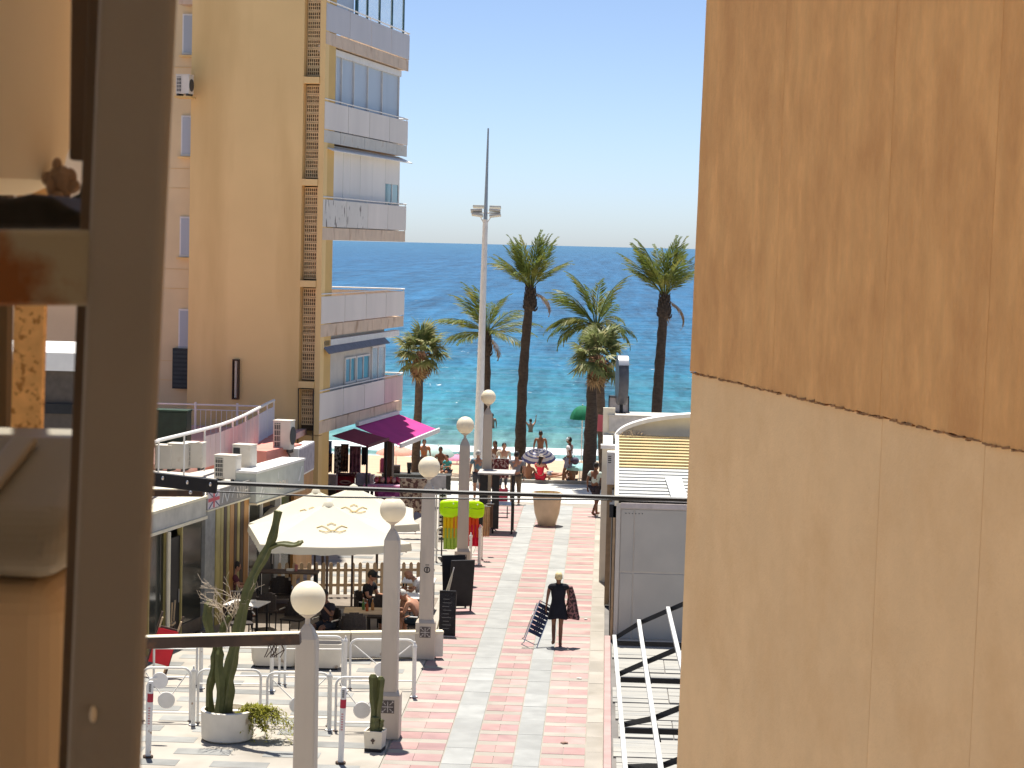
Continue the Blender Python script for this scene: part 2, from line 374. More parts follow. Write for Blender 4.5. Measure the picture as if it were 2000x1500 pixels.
b.inputs['Roughness'].default_value = .30; b.inputs['IOR'].default_value = 1.33; b.inputs['Specular IOR Level'].default_value = .22
geo = n.new('ShaderNodeNewGeometry'); sep = n.new('ShaderNodeSeparateXYZ'); l.new(geo.outputs['Position'], sep.inputs[0])
def nz(sc, st, det=3, rough=.55):
    mp = n.new('ShaderNodeMapping'); mp.inputs['Scale'].default_value = st; l.new(geo.outputs['Position'], mp.inputs[0])
    t = n.new('ShaderNodeTexNoise'); t.inputs['Scale'].default_value = sc; t.inputs['Detail'].default_value = det
    t.inputs['Roughness'].default_value = rough
    l.new(mp.outputs[0], t.inputs['Vector']); return t
def mth(op, a, b_=None, c=None):
    q = n.new('ShaderNodeMath'); q.operation = op
    for i, x in enumerate((a, b_, c)):
        if x is None: continue
        if isinstance(x, (int, float)): q.inputs[i].default_value = x
        else: l.new(x, q.inputs[i])
    return q.outputs[0]
lg = mth('LOGARITHM', sep.outputs[1], 10.0)
lgn = mth('DIVIDE', mth('SUBTRACT', lg, 2.0), 2.5)
jit = nz(.05, (.25,1,1)); lgj = mth('ADD', lgn, mth('MULTIPLY', mth('SUBTRACT', jit.outputs[0], .5), .10))
cr = n.new('ShaderNodeValToRGB'); l.new(lgj, cr.inputs[0]); e = cr.color_ramp.elements
cols = [(0.0,(.11,.215,.19)), (.03,(.045,.165,.175)), (.075,(.022,.128,.172)), (.13,(.015,.098,.172)), (.22,(.013,.084,.170)), (.42,(.018,.084,.168)), (.75,(.030,.108,.185))]
e[0].position, e[0].color = cols[0][0], (*cols[0][1],1); e[1].position, e[1].color = cols[-1][0], (*cols[-1][1],1)
for p, c in cols[1:-1]:
    q = e.new(p); q.color = (*c,1)
pat = nz(1.3, (1,.20,1), 4, .7); pat2 = nz(.42, (1,.085,1), 4, .7); pat3 = nz(.13, (1,.03,1), 4, .7); pat4 = nz(.05, (.5,1,1), 4)
vsum = mth('ADD', mth('MULTIPLY', mth('SUBTRACT', pat.outputs[0], .5), 2.0), mth('MULTIPLY', mth('SUBTRACT', pat2.outputs[0], .5), 2.0))
vsum = mth('ADD', vsum, mth('ADD', mth('MULTIPLY', mth('SUBTRACT', pat3.outputs[0], .5), 1.6), mth('MULTIPLY', mth('SUBTRACT', pat4.outputs[0], .5), .5)))
sc_ = n.new('ShaderNodeVectorMath'); sc_.operation = 'SCALE'; l.new(cr.outputs[0], sc_.inputs[0]); l.new(mth('ADD', 1.0, vsum), sc_.inputs['Scale'])
# foam: swash at the sand and sun sparkle painted as small white flecks
fo = nz(.5, (.16,.7,1), 5, .65)
def band(c, w): return mth('POWER', 2.718, mth('MULTIPLY', -1.0, mth('POWER', mth('DIVIDE', mth('SUBTRACT', sep.outputs[1], c), w), 2.0)))
bands = mth('ADD', mth('ADD', band(103.5, 2.2), mth('MULTIPLY', band(108.0, 1.3), .75)), mth('MULTIPLY', band(117.5, 1.3), .34))
fm = mth('MULTIPLY', mth('SUBTRACT', mth('ADD', mth('MULTIPLY', bands, .55), mth('MULTIPLY', fo.outputs[0], .9)), .66), 7.0)
glint_n = nz(1.0, (1,.22,1), 4, .75)
cap = mth('MULTIPLY', mth('SUBTRACT', glint_n.outputs[0], .675), 12.0)  # sun glints painted white into the water colour
glint_n2 = nz(.33, (1,.08,1), 5, .8); glint2 = mth('MULTIPLY', mth('SUBTRACT', glint_n2.outputs[0], .68), 10.0)
allf = n.new('ShaderNodeMath'); allf.operation = 'MAXIMUM'; l.new(fm, allf.inputs[0]); l.new(mth('MAXIMUM', cap, glint2), allf.inputs[1])  # swash foam joined with the painted sun glints
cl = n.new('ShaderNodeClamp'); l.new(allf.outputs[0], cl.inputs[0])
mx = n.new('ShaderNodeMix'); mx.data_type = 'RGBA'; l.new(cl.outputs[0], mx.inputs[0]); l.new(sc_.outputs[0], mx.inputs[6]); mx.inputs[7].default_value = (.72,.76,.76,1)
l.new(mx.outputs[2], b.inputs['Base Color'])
h = mth('ADD', mth('MULTIPLY', nz(.9, (.5,1.2,1), 4).outputs[0], .35), mth('ADD', mth('MULTIPLY', nz(.16, (.4,1.2,1), 4).outputs[0], 1.3), mth('MULTIPLY', nz(.02, (.4,1.2,1), 4).outputs[0], 7.0)))
bp = n.new('ShaderNodeBump'); bp.inputs['Strength'].default_value = .8; bp.inputs['Distance'].default_value = 1.0; l.new(h, bp.inputs['Height'])
l.new(bp.outputs[0], b.inputs['Normal'])
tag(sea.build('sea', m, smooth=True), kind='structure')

# deck beside the street: pale slabs, dark gaps put in for shadow lines
dk = struct('deck', MB().bx(.304, 4.2, 14, 48.5, -.09, -.085), M['shadow_void'])
y = 47.9; r = 0
while y > 33:
    g = .10
    xs = [(.34+.05*(r%3), 1.45), (1.47, 2.6), (2.62, 4.1)] if r % 2 else [(.34+.05*(r%3), 2.05), (2.07, 4.1)]
    for (a, b_) in xs:
        hh = 1.38/4
        for q in range(4):
            y1 = y - q*hh
            MB().bx(a, b_, y1-hh+.012, y1, -.08, rp.uniform(-.012,.004)).build('deck_slab', M['deck_white'], dk)
    y -= 1.38+g+.04; r += 1

# ================================================================== LEFT TOWER
T0 = (-8.58, 64.0, 0); TR = rad(-9.0)
tw = thing('apartment_tower', 'ochre apartment tower with stacked pale balconies at the sea end of the street', 'building', T0, TR)
MB().bx(-4.2, -.66, 0, 3.4, 3.05, 21).build('end_wall', M['stucco'], tw); MB().bx(-4.2, -.66, 0, .45, 0, 3.048).build('end_wall', M['stucco'], tw)
MB().bx(-4.0, -.02, .42, 1.2, 0, 21).build('stair_wall', M['stucco_dark'], tw)
MB().bx(-.16, .0, .02, .418, 3.1, 21).build('corner_pier', M['stucco'], tw)
MB().bx(-.66, .0, .02, .41, 0, 3.08).build('ground_pier', M['stucco'], tw)
for k in range(6):                                    # ledges and pierced claustra blocks
    zc = 4.62 + 3.05*k
    MB().bx(-.656, -.165, -.03, .415, zc-.10, zc+.10).build('ledge', M['stucco'], tw, bevel=.01)
cb = MB()
cb.bx(-.235,.235,0,.06,0,.04); cb.bx(-.235,.235,0,.06,.23,.27)
for q in range(8): cb.bx(-.235+.0635*q, -.235+.0635*q+.026, .005, .06, .04, .23)
cb.bx(-.22,.22,.012,.055,.12,.148)
cbm = cb.mesh('claustra_block', M['claustra'])
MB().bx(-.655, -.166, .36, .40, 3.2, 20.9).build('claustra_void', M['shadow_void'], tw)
for k in range(-1, 5):
    zc = 4.62 + 3.05*k
    for q in range(10):
        z = zc + .14 + q*.278
        if z < 3.2 or z > 17.2: continue
        for xx in (-.41,):
            o = link('claustra_block', cbm, tw); o.location = (xx, .27, z)
for xx in (-.64, -.17): MB().tube([(xx,-.035,2.2),(xx+.01,-.035,3.4),(xx-.005,-.035,4.5)], .016, 5).build('cable', M['black'], tw)
MB().tube([(-.64,-.035,4.5),(-.17,-.035,4.5)], .014, 5).build('cable', M['black'], tw)
# recessed side facade left of the end wall
MB().bx(-16, -4.21, .9, 7, 0, 21).build('side_wall', mat('pale_stucco', (.72,.57,.34), .9, .07, .8, .15, 25), tw)
for k, zz in enumerate((6.15, 9.0, 12.1, 15.2)):
    wv = MB().bx(-4.82, -4.40, .84, .898, zz-.62, zz+.62).build('window', M['white_metal'], tw)
    MB().bx(-4.77, -4.45, .82, .838, zz-.56, zz+.56).build('pane', M['screen'], wv)
    MB().bx(-4.88, -4.33, .72, .897, zz-.70, zz-.64).build('sill', M['stucco'], wv)
    for q in range(6):
        MB().bx(-6.5, -4.212, .885, .899, zz-1.0-.3*q-.008, zz-1.0-.3*q).build('joint_line', M['stucco_dark'], wv) if q in (0,2) else None
sh = MB().bx(-4.95, -4.33, .70, .898, 4.3, 5.55).build('shutter', plain((.035,.045,.05)), tw)
for q in range(9): MB().bx(-4.93, -4.35, .685, .699, 4.36+q*.13, 4.43+q*.13).build('slat', plain((.05,.065,.07)), sh)
MB().bx(-4.75, -4.25, .3, .899, 16.05, 16.35).build('canopy', M['balcony_tile'], tw)
# core behind the balconies, leaving the first-floor terrace open to the sea
for (za, zb, yb) in ((9.37, 21, 6.5),):
    MB().bx(-12, -1.6, 1.21, yb, za, zb).build('core_wall', M['stucco'], tw)
MB().bx(-12, -4.42, 7.0, 8, 0, 21).build('rear_wall', M['stucco'], tw)
MB().bx(-1.2, -.25, .43, 1.35, 6.45, 8.95).build('terrace_pier', M['stucco'], tw)
lev = [3.14 + 2.93*k for k in range(5)]
pn_y = [.02, 2.6, 5.1, 7.6, 10.06]
for k, z in enumerate(lev):
    zone = MB().bx(-4.0, -.03, .43, 10.06, z+.03, z+.36).build('balcony_slab', M['balcony_tile'], tw)
    tm = M['balcony_tile_pale'] if k == 3 else M['balcony_tile']
    yy = .43; i = 0
    while yy < 10.0:
        y1 = min(yy+1.37, 10.1); a = yy if i else .02
        o = MB().bx(-.028, .0+rp.uniform(0,.006), a+.008, y1-.008, z, z+.37).build('fascia_tile', tm, tw); yy = y1; i += 1
    for q in range(4):
        pm_ = M['parapet_blue'] if k in (4,) else M['parapet']
        if k == 2 and q < 2: pm_ = M['parapet_rust']
        if k == 0 and q == 3: pm_ = M['pink_sheet']
        MB().bx(-.012, .012, pn_y[q]+.02, pn_y[q+1]-.02, z+.40, z+1.22).build('parapet_panel', pm_, tw)
    MB().bx(-3.2, .0, 10.08, 10.10, z+.40, z+1.22).build('parapet_panel', M['parapet'], tw)
    rl = MB()
    rl.tube([(0,.05,z+1.30),(0,10.1,z+1.30)], .022, 6); rl.tube([(0,10.1,z+1.30),(-3.2,10.1,z+1.30)], .022, 6)
    for yy in [.06]+pn_y[1:]: rl.tube([(-.03,yy,z+.37),(-.03,yy,z+1.30)], .016, 6)
    rl.build('handrail', M['white_metal'], tw)
# ground row: windows behind the first balcony
z = lev[0]
MB().bx(-.32, -.25, .43, 8.4, z+.37, lev[1]+.02).build('infill_wall', M['balcony_tile_pale'], tw)
for (ya, yb) in ((.55, 1.5), (3.5, 4.75), (4.85, 6.45)):
    f_ = MB()
    f_.bx(-.245, -.19, ya, yb, z+1.30, z+1.36).bx(-.245, -.19, ya, yb, z+2.08, z+2.14)
    for q in (ya, (ya+yb)/2-.03, yb-.06): f_.bx(-.245, -.19, q, q+.06, z+1.36, z+2.08)
    wf = f_.build('window_frame', M['white_metal'], tw)
    MB().bx(-.225, -.215, ya+.06, (ya+yb)/2-.03, z+1.36, z+2.08).build('pane', M['glass_blue'], wf)
    MB().bx(-.235, -.226, (ya+yb)/2+.03, yb-.06, z+1.36, z+2.08).build('pane', M['glass_teal'], wf)
gb = MB()
for yy in (6.7, 7.5, 8.35): gb.bx(-.25, -.19, yy, yy+.05, z+.9, z+2.35)
gb.bx(-.25,-.19,6.7,8.4,z+2.3,z+2.36); gb.bx(-.25,-.19,6.7,8.4,z+.9,z+.95)
gf = gb.build('glazed_bay_frame', M['white_metal'], tw)
MB().bx(-.225,-.215,6.75,8.35,z+.95,z+2.3).build('pane', M['glass_clear'], gf)
MB().bx(-.21, -.02, .3, 9.6, z+2.62, z+2.82).build('awning_cassette', M['white_worn'], tw, bevel=.02)
aw = MB().slab([(-.02,.4,z+2.62),(-.02,7.6,z+2.64),(.18,7.6,z+2.46),(.18,.4,z+2.42)], .02).build('rolled_awning', plain((.20,.20,.22)), tw)
# second floor of the photo (k=2): closed white shutters, one small window
z = lev[2]
ys_ = [.43, 1.55, 2.9, 3.7, 4.9, 6.4, 8.0, 9.9]
for q in range(len(ys_)-1):
    a, b_ = ys_[q], ys_[q+1]
    if q == 6:
        MB().bx(-.28,-.22,a+.02,b_,z+1.95,z+2.92).build('shutter_panel', M['shutter'], tw)
        MB().bx(-.28,-.22,a+.02,b_,z+.38,z+1.25).build('shutter_panel', M['shutter'], tw)
        wf = MB().bx(-.28,-.23,a+.02,a+.1,z+1.25,z+1.95).build('window_frame', M['white_metal'], tw); MB().bx(-.28,-.23,(a+b_)/2,(a+b_)/2+.08,z+1.25,z+1.95).build('mullion', M['white_metal'], wf); MB().bx(-.28,-.23,b_-.08,b_,z+1.25,z+1.95).build('mullion', M['white_metal'], wf)
        MB().bx(-.26,-.25,a+.1,b_-.08,z+1.25,z+1.95).build('pane', M['glass_teal'], wf)
    else:
        MB().bx(-.28,-.22+rp.uniform(0,.015),a+.015,b_-.015,z+.38,z+2.90).build('shutter_panel', M['shutter'], tw)
    MB().bx(-.275,-.205,a-.015,a+.012,z+.38,z+2.90).build('shutter_post', M['white_metal'], tw)
MB().bx(-3, -.22, 9.9, 9.95, z+.38, z+2.9).build('shutter_panel', M['shutter'], tw)
MB().slab([(-.2,.4,z+2.86),(-.2,10.0,z+2.90),(.22,10.0,z+2.72),(.22,.4,z+2.70)], .03).build('white_valance', M['white_worn'], tw)
# third: grey roller screens behind glass
z = lev[3]
ys_ = [.43, 1.9, 2.55, 3.95, 5.6, 7.4, 9.6]
for q in range(6):
    MB().bx(-.28,-.25,ys_[q]+.02,ys_[q+1]-.02,z+.38,z+2.72).build('roller_screen', M['screen'], tw)
    MB().bx(-.26,-.20,ys_[q]-.02,ys_[q]+.019,z+.38,z+2.72).build('mullion', M['white_metal'], tw)
MB().bx(-.26,-.20,9.58,9.62,z+.38,z+2.72).build('mullion', M['white_metal'], tw)
MB().bx(-.30,-.16,.3,9.7,z+2.72,z+2.915).build('head_rail', M['white_metal'], tw)
MB().bx(-3,-.26,9.63,9.66,z+.38,z+2.72).build('roller_screen', M['screen'], tw)
# fourth: open glass curtain
z = lev[4]
MB().bx(-.28,-.25,.45,3.9,z+1.3,z+3.4).build('roller_screen', M['screen'], tw)
for q, yy in enumerate((4.0, 5.3, 6.8, 8.4, 9.95)):
    MB().bx(-.24,-.17,yy,yy+(.05 if q else .16),z+.5,z+3.4).build('mullion', plain((.03,.10,.13)), tw)
    if q < 4: MB().bx(-.215,-.205,yy+.06,(5.3,6.8,8.4,9.95)[q]-.01,z+1.32,z+3.4).build('pane', M['glass_clear'], tw)
# arcade of the ground floor
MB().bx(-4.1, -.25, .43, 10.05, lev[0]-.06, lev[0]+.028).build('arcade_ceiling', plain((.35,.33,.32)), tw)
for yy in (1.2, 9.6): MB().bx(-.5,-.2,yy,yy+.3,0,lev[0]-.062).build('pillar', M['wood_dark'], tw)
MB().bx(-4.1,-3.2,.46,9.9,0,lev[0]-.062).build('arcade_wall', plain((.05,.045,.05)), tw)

def on(o, root):                                          # local point of a thing -> world
    return Matrix.Translation(root.location) @ root.rotation_euler.to_matrix().to_4x4() @ Vector(o)
# awnings of the arcade shop
aw = thing('shop_awning', 'magenta awning with silver front bar over the arcade shop', 'awning', on((0,5,0), tw), TR)
MB().slab([(.02,-.9,3.06),(.02,4.3,3.09),(1.5,4.3,2.58),(1.5,-.9,2.50)], .02).build('canopy', M['magenta'], aw)
MB().bar((1.52,-.95,2.49),(1.52,4.35,2.57),.07,.16).build('front_bar', M['white_metal'], aw, bevel=.015)
MB().bx(.0,.12,-.9,4.3,3.07,3.19).build('cassette', M['white_metal'], aw)
for q in (.2, 3.4): MB().tube([(.05,q,2.85),(.8,q+.25,2.66),(1.5,q,2.50)], .02, 6).build('folding_arm', M['steel'], aw)
aw = thing('shop_awning', 'dark maroon awning in shade beside the magenta awning', 'awning', on((0,1.4,0), tw), TR)
MB().slab([(.02,0,2.98),(.02,2.5,3.0),(1.15,2.5,2.72),(1.15,0,2.70)], .02).build('canopy', M['maroon'], aw)
MB().bar((1.16,0,2.69),(1.16,2.5,2.71),.05,.09).build('front_bar', plain((.12,.02,.03)), aw)
for q in (.1, 2.4): MB().tube([(1.12,q,0),(1.12,q,2.7)], .035, 6).build('pole', M['black'], aw)
wlm = thing('wall_lamp', 'tall dark framed wall lamp on the ochre end wall', 'lamp', on((-2.62,0,4.1), tw), TR)
f_ = MB().bx(-.1,-.075,-.14,0,0,1.22).bx(.075,.1,-.14,0,0,1.22).bx(-.075,.075,-.14,0,1.18,1.22).bx(-.075,.075,-.14,0,0,.04)
f_.build('lamp_frame', M['beam'], wlm)
MB().tube([(0,-.07,.05),(0,-.07,1.17)], .045, 8).build('lamp_tube', M['opal'], wlm)

# ================================================================== SHOP ROW
S0 = (-9.56, 45.11, 0); SR = rad(-10.8)
def shop_glazing(root, ya, yb, z1, cols, frame, depth=.05):
    """glass, frames and slats of a shopfront between ya and yb"""
    kx = ya
    for (wd, kind) in cols:
        if kind == 'glass': MB().bx(-.09,-.07,kx+.01,kx+wd-.01,.35,z1).build('pane', M['glass_dark'], root); MB().bx(-.12,-.04,kx,kx+wd,.05,.35).build('plinth', plain((.12,.10,.08)), root)
        elif kind == 'door': 
            d = MB().bx(-.11,-.05,kx+.02,kx+wd-.02,.02,z1-.2).build('door', M['black'], root)
            MB().tube([(-.03,kx+wd-.12,.9),(-.03,kx+wd-.12,1.2)], .015, 6).build('handle', M['steel'], d)
        elif kind == 'wall': MB().bx(-.16,-.02,kx,kx+wd,0,z1).build('wall_panel', plain((.30,.30,.28)), root)
        else: MB().bx(-.12,.0,kx+.015,kx+wd-.015,0,z1).build('slat', M[kind], root)
        if kind in ('glass','door'):
            MB().bx(-.12,-.01,kx-.03,kx+.03,0,z1).build('mullion', M[frame], root)
        kx += wd
def shop_shell(root, ya, yb, zr):
    MB().bx(-5,-.5,ya+.02,yb-.02,zr-.25,zr).build('roof', M['roof_white'], root)
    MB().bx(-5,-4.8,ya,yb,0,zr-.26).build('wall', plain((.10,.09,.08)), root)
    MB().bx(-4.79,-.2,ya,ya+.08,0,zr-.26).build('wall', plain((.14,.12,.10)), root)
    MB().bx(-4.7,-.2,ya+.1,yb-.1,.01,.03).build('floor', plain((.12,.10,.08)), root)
a = thing('shop', 'corner shop under a weathered stone fascia beside the left fence post', 'shop', S0, SR)
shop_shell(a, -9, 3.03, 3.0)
MB().bx(-.5,.0,-9,3.03,2.66,3.06).build('fascia', M['stone_fascia'], a)
MB().bx(-.5,.05,-9,3.03,3.062,3.12).build('top_trim', M['cream_trim'], a); MB().bx(-.5,.04,-9,3.03,2.59,2.658).build('bottom_trim', M['cream_trim'], a)
shop_glazing(a, -3.0, 3.0, 2.58, [(1.4,'glass'),(1.4,'glass'),(.95,'glass'),(.9,'door'),(1.3,'glass')], 'olive')
MB().tube([(.05,.72,0),(.05,.72,2.58)], .05, 8).build('pillar', M['cream_trim'], a)
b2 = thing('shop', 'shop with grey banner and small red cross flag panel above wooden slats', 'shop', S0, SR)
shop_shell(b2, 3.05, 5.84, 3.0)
MB().bx(-.5,-.02,3.05,5.84,2.74,3.12).build('fascia', M['stone_fascia'], b2)
bn = MB().bx(-.015,.015,3.05,5.84,2.78,3.19).build('banner', M['banner'], b2)
MB().bx(-.02,.03,3.05,5.84,2.74,2.775).build('bottom_trim', M['cream_trim'], b2)
fl = MB().bx(.017,.021,3.08,3.82,2.79,3.18).build('flag_panel', plain((.60,.53,.55)), bn)
fm_ = MB().bx(.023,.026,3.10,3.80,2.95,3.03).bx(.023,.026,3.41,3.50,2.80,2.948).bx(.023,.026,3.41,3.50,3.032,3.17)
fm_.build('flag_cross', plain((.55,.10,.12)), bn)
fd = MB()
for (p, q) in (((3.12,2.80),(3.38,2.94)), ((3.78,2.80),(3.53,2.94)), ((3.12,3.17),(3.38,3.04)), ((3.78,3.17),(3.53,3.04))):
    fd.bar((.023,p[0],p[1]),(.023,q[0],q[1]),.004,.025,(1,0,0)) ; fd.bar((.0232,p[0]+.04,p[1]),(.0232,q[0]+.03,q[1]),.004,.02,(0,0,1))
fd.build('flag_diagonals', plain((.14,.13,.20)), bn)
sm = MB()
for (ya, za, yb, zb, t) in ((3.98,2.84,4.08,3.12,.05),(4.14,3.08,4.30,2.84,.06),(4.30,2.84,4.50,3.12,.05),(4.62,2.90,4.78,3.13,.04)):
    sm.bar((.0185,ya,za),(.0185,yb,zb),.004,t,(1,0,0)) if False else sm.add([(.019,ya-t/2,za),(.019,ya+t/2,za),(.019,yb+t/2,zb),(.019,yb-t/2,zb),(.023,ya-t/2,za),(.023,ya+t/2,za),(.023,yb+t/2,zb),(.023,yb-t/2,zb)],[(0,1,2,3),(4,5,6,7),(0,1,5,4),(1,2,6,5),(2,3,7,6),(3,0,4,7)])
sm.build('zigzag_mark', plain((.68,.66,.64)), bn)
TXY = Matrix(((0,0,1,0),(1,0,0,0),(0,1,0,0),(0,0,0,1)))
text('lettering', 'NIIH', .40, plain((.66,.60,.52)), bn, Matrix.Translation((.021,5.32,2.97)) @ TXY, .002, sx=1.0)
shop_glazing(b2, 3.05, 5.84, 2.73, [(.62,'wall'),(.30,'olive'),(.20,'olive'),(.2,'wood_dark'),(.2,'olive'),(.28,'wood_orange'),(.2,'wood_dark'),(.2,'olive'),(.25,'wood_dark'),(.34,'wood_orange')], 'olive')
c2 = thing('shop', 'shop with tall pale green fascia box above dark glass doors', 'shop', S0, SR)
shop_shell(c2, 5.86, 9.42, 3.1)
fb = MB().bx(-.45,.16,5.88,9.42,2.63,3.34).build('fascia', M['fascia_green'], c2, bevel=.015)
MB().bx(-.45,.19,5.86,9.44,3.343,3.40).build('top_trim', M['white_metal'], c2); MB().bx(-.45,.19,5.86,9.44,2.58,2.627).build('bottom_trim', M['cream_trim'], c2)
text('lettering', 'I BON', .30, plain((.70,.62,.52)), fb, Matrix.Translation((.163,7.75,2.88)) @ TXY, .003)
sm = MB()
for (ya, za, yb, zb, t) in ((6.15,2.75,6.32,3.02,.09),(6.32,2.72,6.42,2.90,.06),(7.45,3.06,7.45,3.24,.05),(9.0,2.85,9.25,3.2,.10)):
    sm.add([(.162,ya-t/2,za),(.162,ya+t/2,za),(.162,yb+t/2,zb),(.162,yb-t/2,zb),(.166,ya-t/2,za),(.166,ya+t/2,za),(.166,yb+t/2,zb),(.166,yb-t/2,zb)],[(0,1,2,3),(4,5,6,7),(0,1,5,4),(1,2,6,5),(2,3,7,6),(3,0,4,7)])
sm.build('fascia_mark', plain((.70,.70,.67)), fb)
shop_glazing(c2, 5.86, 9.42, 2.57, [(.95,'glass'),(.95,'door'),(.4,'wall'),(.95,'glass'),(.31,'wood_orange')], 'white_metal')
p0, p1 = gz(582,934,2.73), gz(613,917,2.73)
d = (p1-p0); Ls = d.length; rz = math.atan2(d.y, d.x) - PI/2
sg = thing('sign_box', 'grey shop sign box with white edge at the end of the shop row', 'sign', (p0.x,p0.y,2.73), rz)
MB().bx(-.3,.0,.0,Ls,.0,.78).build('sign_case', M['white_metal'], sg, bevel=.01); MB().bx(.002,.012,.14,Ls-.03,.05,.74).build('sign_face', plain((.38,.34,.36),var=.2), sg)
MB().bx(-.3,-.02,.05,Ls,-2.73,-.003).build('sign_pier', M['wood_orange'], sg)
# roof terrace: floor, pink ledge, railing with sheets
tf = [gz(300,905,3.25)] + [gz(x,y,3.25) for x,y in ((330,900),(400,890),(460,870),(510,845),(540,832))]
m = MB(); q = [(p.x,p.y) for p in tf]; q += [(q[-1][0]-12, q[-1][1]-.3), (-24, 46)]
m.prism(q, 2.9, 3.25); 
tr = thing('roof_terrace', 'pink edged roof terrace above the shop row at the foot of the ochre tower', 'terrace')
m.build('floor', M['pink_wall'], tr)
lp = [Vector((p.x+.12, p.y-.10, 3.2)) for p in tf]
for i in range(len(lp)-1):
    a_, b_ = lp[i], lp[i+1]
    a_ = a_ + Vector((.35,-.25,-.03)); b_ = b_ + Vector((.35,-.25,-.03)); MB().bar(a_, b_, 1.15, .16+.004*i).build('ledge', M['salmon' if i % 2 else 'pink_wall'], tr)
rc = [gz(x,y,4.25) for x,y in ((296,866),(310,860),(360,848),(400,838),(430,830),(455,821),(480,810),(505,797),(522,788),(535,782))]
rt = MB().tube(rc, .045, 8).build('handrail', M['white_metal'], tr, smooth=True)
for i, p in enumerate(rc):
    MB().tube([(p.x,p.y,3.2),(p.x,p.y,4.24)], .022, 6).build('post', M['white_metal'], tr)
for i in range(3, len(rc)-1):
    a_, b_ = rc[i], rc[i+1]; ms = M['pink_sheet'] if i < 7 else M['lilac_sheet']; k = 3 if i < 7 else 1
    for q in range(k):
        s0, s1 = a_.lerp(b_, q/k), a_.lerp(b_, (q+1)/k-.02)
        MB().slab([(s0.x,s0.y,3.28),(s1.x,s1.y,3.28),(s1.x,s1.y,4.07),(s0.x,s0.y,4.07)], .015).build('railing_sheet', ms, tr)
br = MB(); Yb = 62.2
xa, xb = gy(300,797,Yb).x, gy(505,800,Yb).x
rb = thing('balustrade', 'thin white balustrade along the foot of the ochre end wall', 'railing', (xa,Yb,3.25))
MB().tube([(0,0,.83),(xb-xa,0,.83)], .025, 6).build('handrail', M['white_metal'], rb); MB().tube([(0,0,.68),(xb-xa,0,.68)], .015, 6).build('rail', M['white_metal'], rb)
k = 0; x = 0
while x < xb-xa:
    MB().tube([(x,0,0),(x,0,.68 if k % 8 else .9)], .009 if k % 8 else .035, 6).build('baluster' if k % 8 else 'post', M['white_metal'], rb); x += .155; k += 1
# ================================================================== RIGHT NEIGHBOUR WALL
WC = Vector((.37, 9.0, 0)); WA = math.atan2(-3.2, .77)
wd_ = Vector((math.cos(WA), math.sin(WA), 0)); wnm = Vector((-math.sin(WA), math.cos(WA), 0))
def wall_hit(px, py):
    d = ray(px, py); t = (WC-EYE).dot(wnm)/d.dot(wnm); p = EYE + d*t
    return ((p-WC).dot(wd_), p.z)
rw = thing('neighbour_building', 'blank house wall painted burnt orange above and sand yellow below, filling the right side', 'building', WC, WA)
def line_at(pa, pb, z): t = (z-pa[1])/(pb[1]-pa[1]); return pa[0] + (pb[0]-pa[0])*t
eT, eM, eB = wall_hit(1383,0), wall_hit(1350,725), wall_hit(1320,1500)
bL, bR = wall_hit(1350,725), wall_hit(2000,880)
zb = lambda s: bL[1] + (bR[1]-bL[1])*(s-bL[0])/(bR[0]-bL[0])
jl = [((eT, eM))] + [(wall_hit(a,0), wall_hit(b_,c)) for a, b_, c in ((1541,1511,750),(1757,1722,800),(1965,1922,860))]
ZT = 14.0
rr = random.Random(11)
def jag(s0, s1, amp, n=26):
    return [(s0+(s1-s0)*i/n, zb(s0+(s1-s0)*i/n) + rr.uniform(-amp, amp)) for i in range(n+1)]
x0b, x0t = line_at(eM, eB, -.5), line_at(eT, eM, ZT)
body = MB().add([(x0b,.02,-.5),(9.5,.02,-.5),(9.5,6,-.5),(x0b+.5,2.2,-.5),(x0t,.02,ZT),(9.5,.02,ZT),(9.5,6,ZT),(x0t+.5,2.2,ZT)],
    [(0,1,5,4),(1,2,6,5),(2,3,7,6),(3,0,4,7),(4,5,6,7),(3,2,1,0)])
body.build('wall', M['wall_sand'], rw)
edges = [(line_at(a, b_, zb(0)), line_at(a, b_, ZT), a, b_) for a, b_ in jl] + [(9.4, 9.4, None, None)]
for i in range(4):
    lo0, hi0 = edges[i][0], edges[i][1]; lo1, hi1 = edges[i+1][0], edges[i+1][1]
    g = .0011
    poly = jag(lo0+(g if i else 0), lo1-g, .004, 26 if i < 3 else 60)
    nl = 30
    right = [(lo1-g+(hi1-lo1)*q/nl, zb(lo1)+(ZT-zb(lo1))*q/nl) for q in range(1, nl+1)]
    left = [(lo0+(g if i else rr.uniform(-.004,.004))+(hi0-lo0)*q/nl + (rr.uniform(-.005,.005) if i == 0 else 0), zb(lo0)+(ZT-zb(lo0))*q/nl) for q in range(nl, 0, -1)]
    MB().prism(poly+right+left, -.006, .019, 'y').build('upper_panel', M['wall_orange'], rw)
lw = [eM[0], edges[2][0], edges[3][0], 9.4]
for i in range(3):
    s0, s1 = lw[i], lw[i+1]
    b0 = line_at(eM, eB, -.5) if i == 0 else s0 - .25; b1 = s1 - .25 if i < 2 else 9.4
    top = [(s0+(s1-s0)*q/20, zb(s0+(s1-s0)*q/20)-.004) for q in range(21)]
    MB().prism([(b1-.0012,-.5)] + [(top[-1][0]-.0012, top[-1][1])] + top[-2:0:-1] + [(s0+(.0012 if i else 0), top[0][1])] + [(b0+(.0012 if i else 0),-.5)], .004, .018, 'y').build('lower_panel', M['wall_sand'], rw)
ce = MB(); s = eM[0]
while s < 4.2:
    w_ = rr.uniform(.006,.05)
    if rr.random() < .8: ce.obox((s, -.003, zb(s)-.003+rr.uniform(-.003,.002)), w_, rr.uniform(.006,.014), rr.uniform(.003,.008), Matrix.Rotation(rr.uniform(-.15,.1), 3, 'Y'))
    s += w_*.9
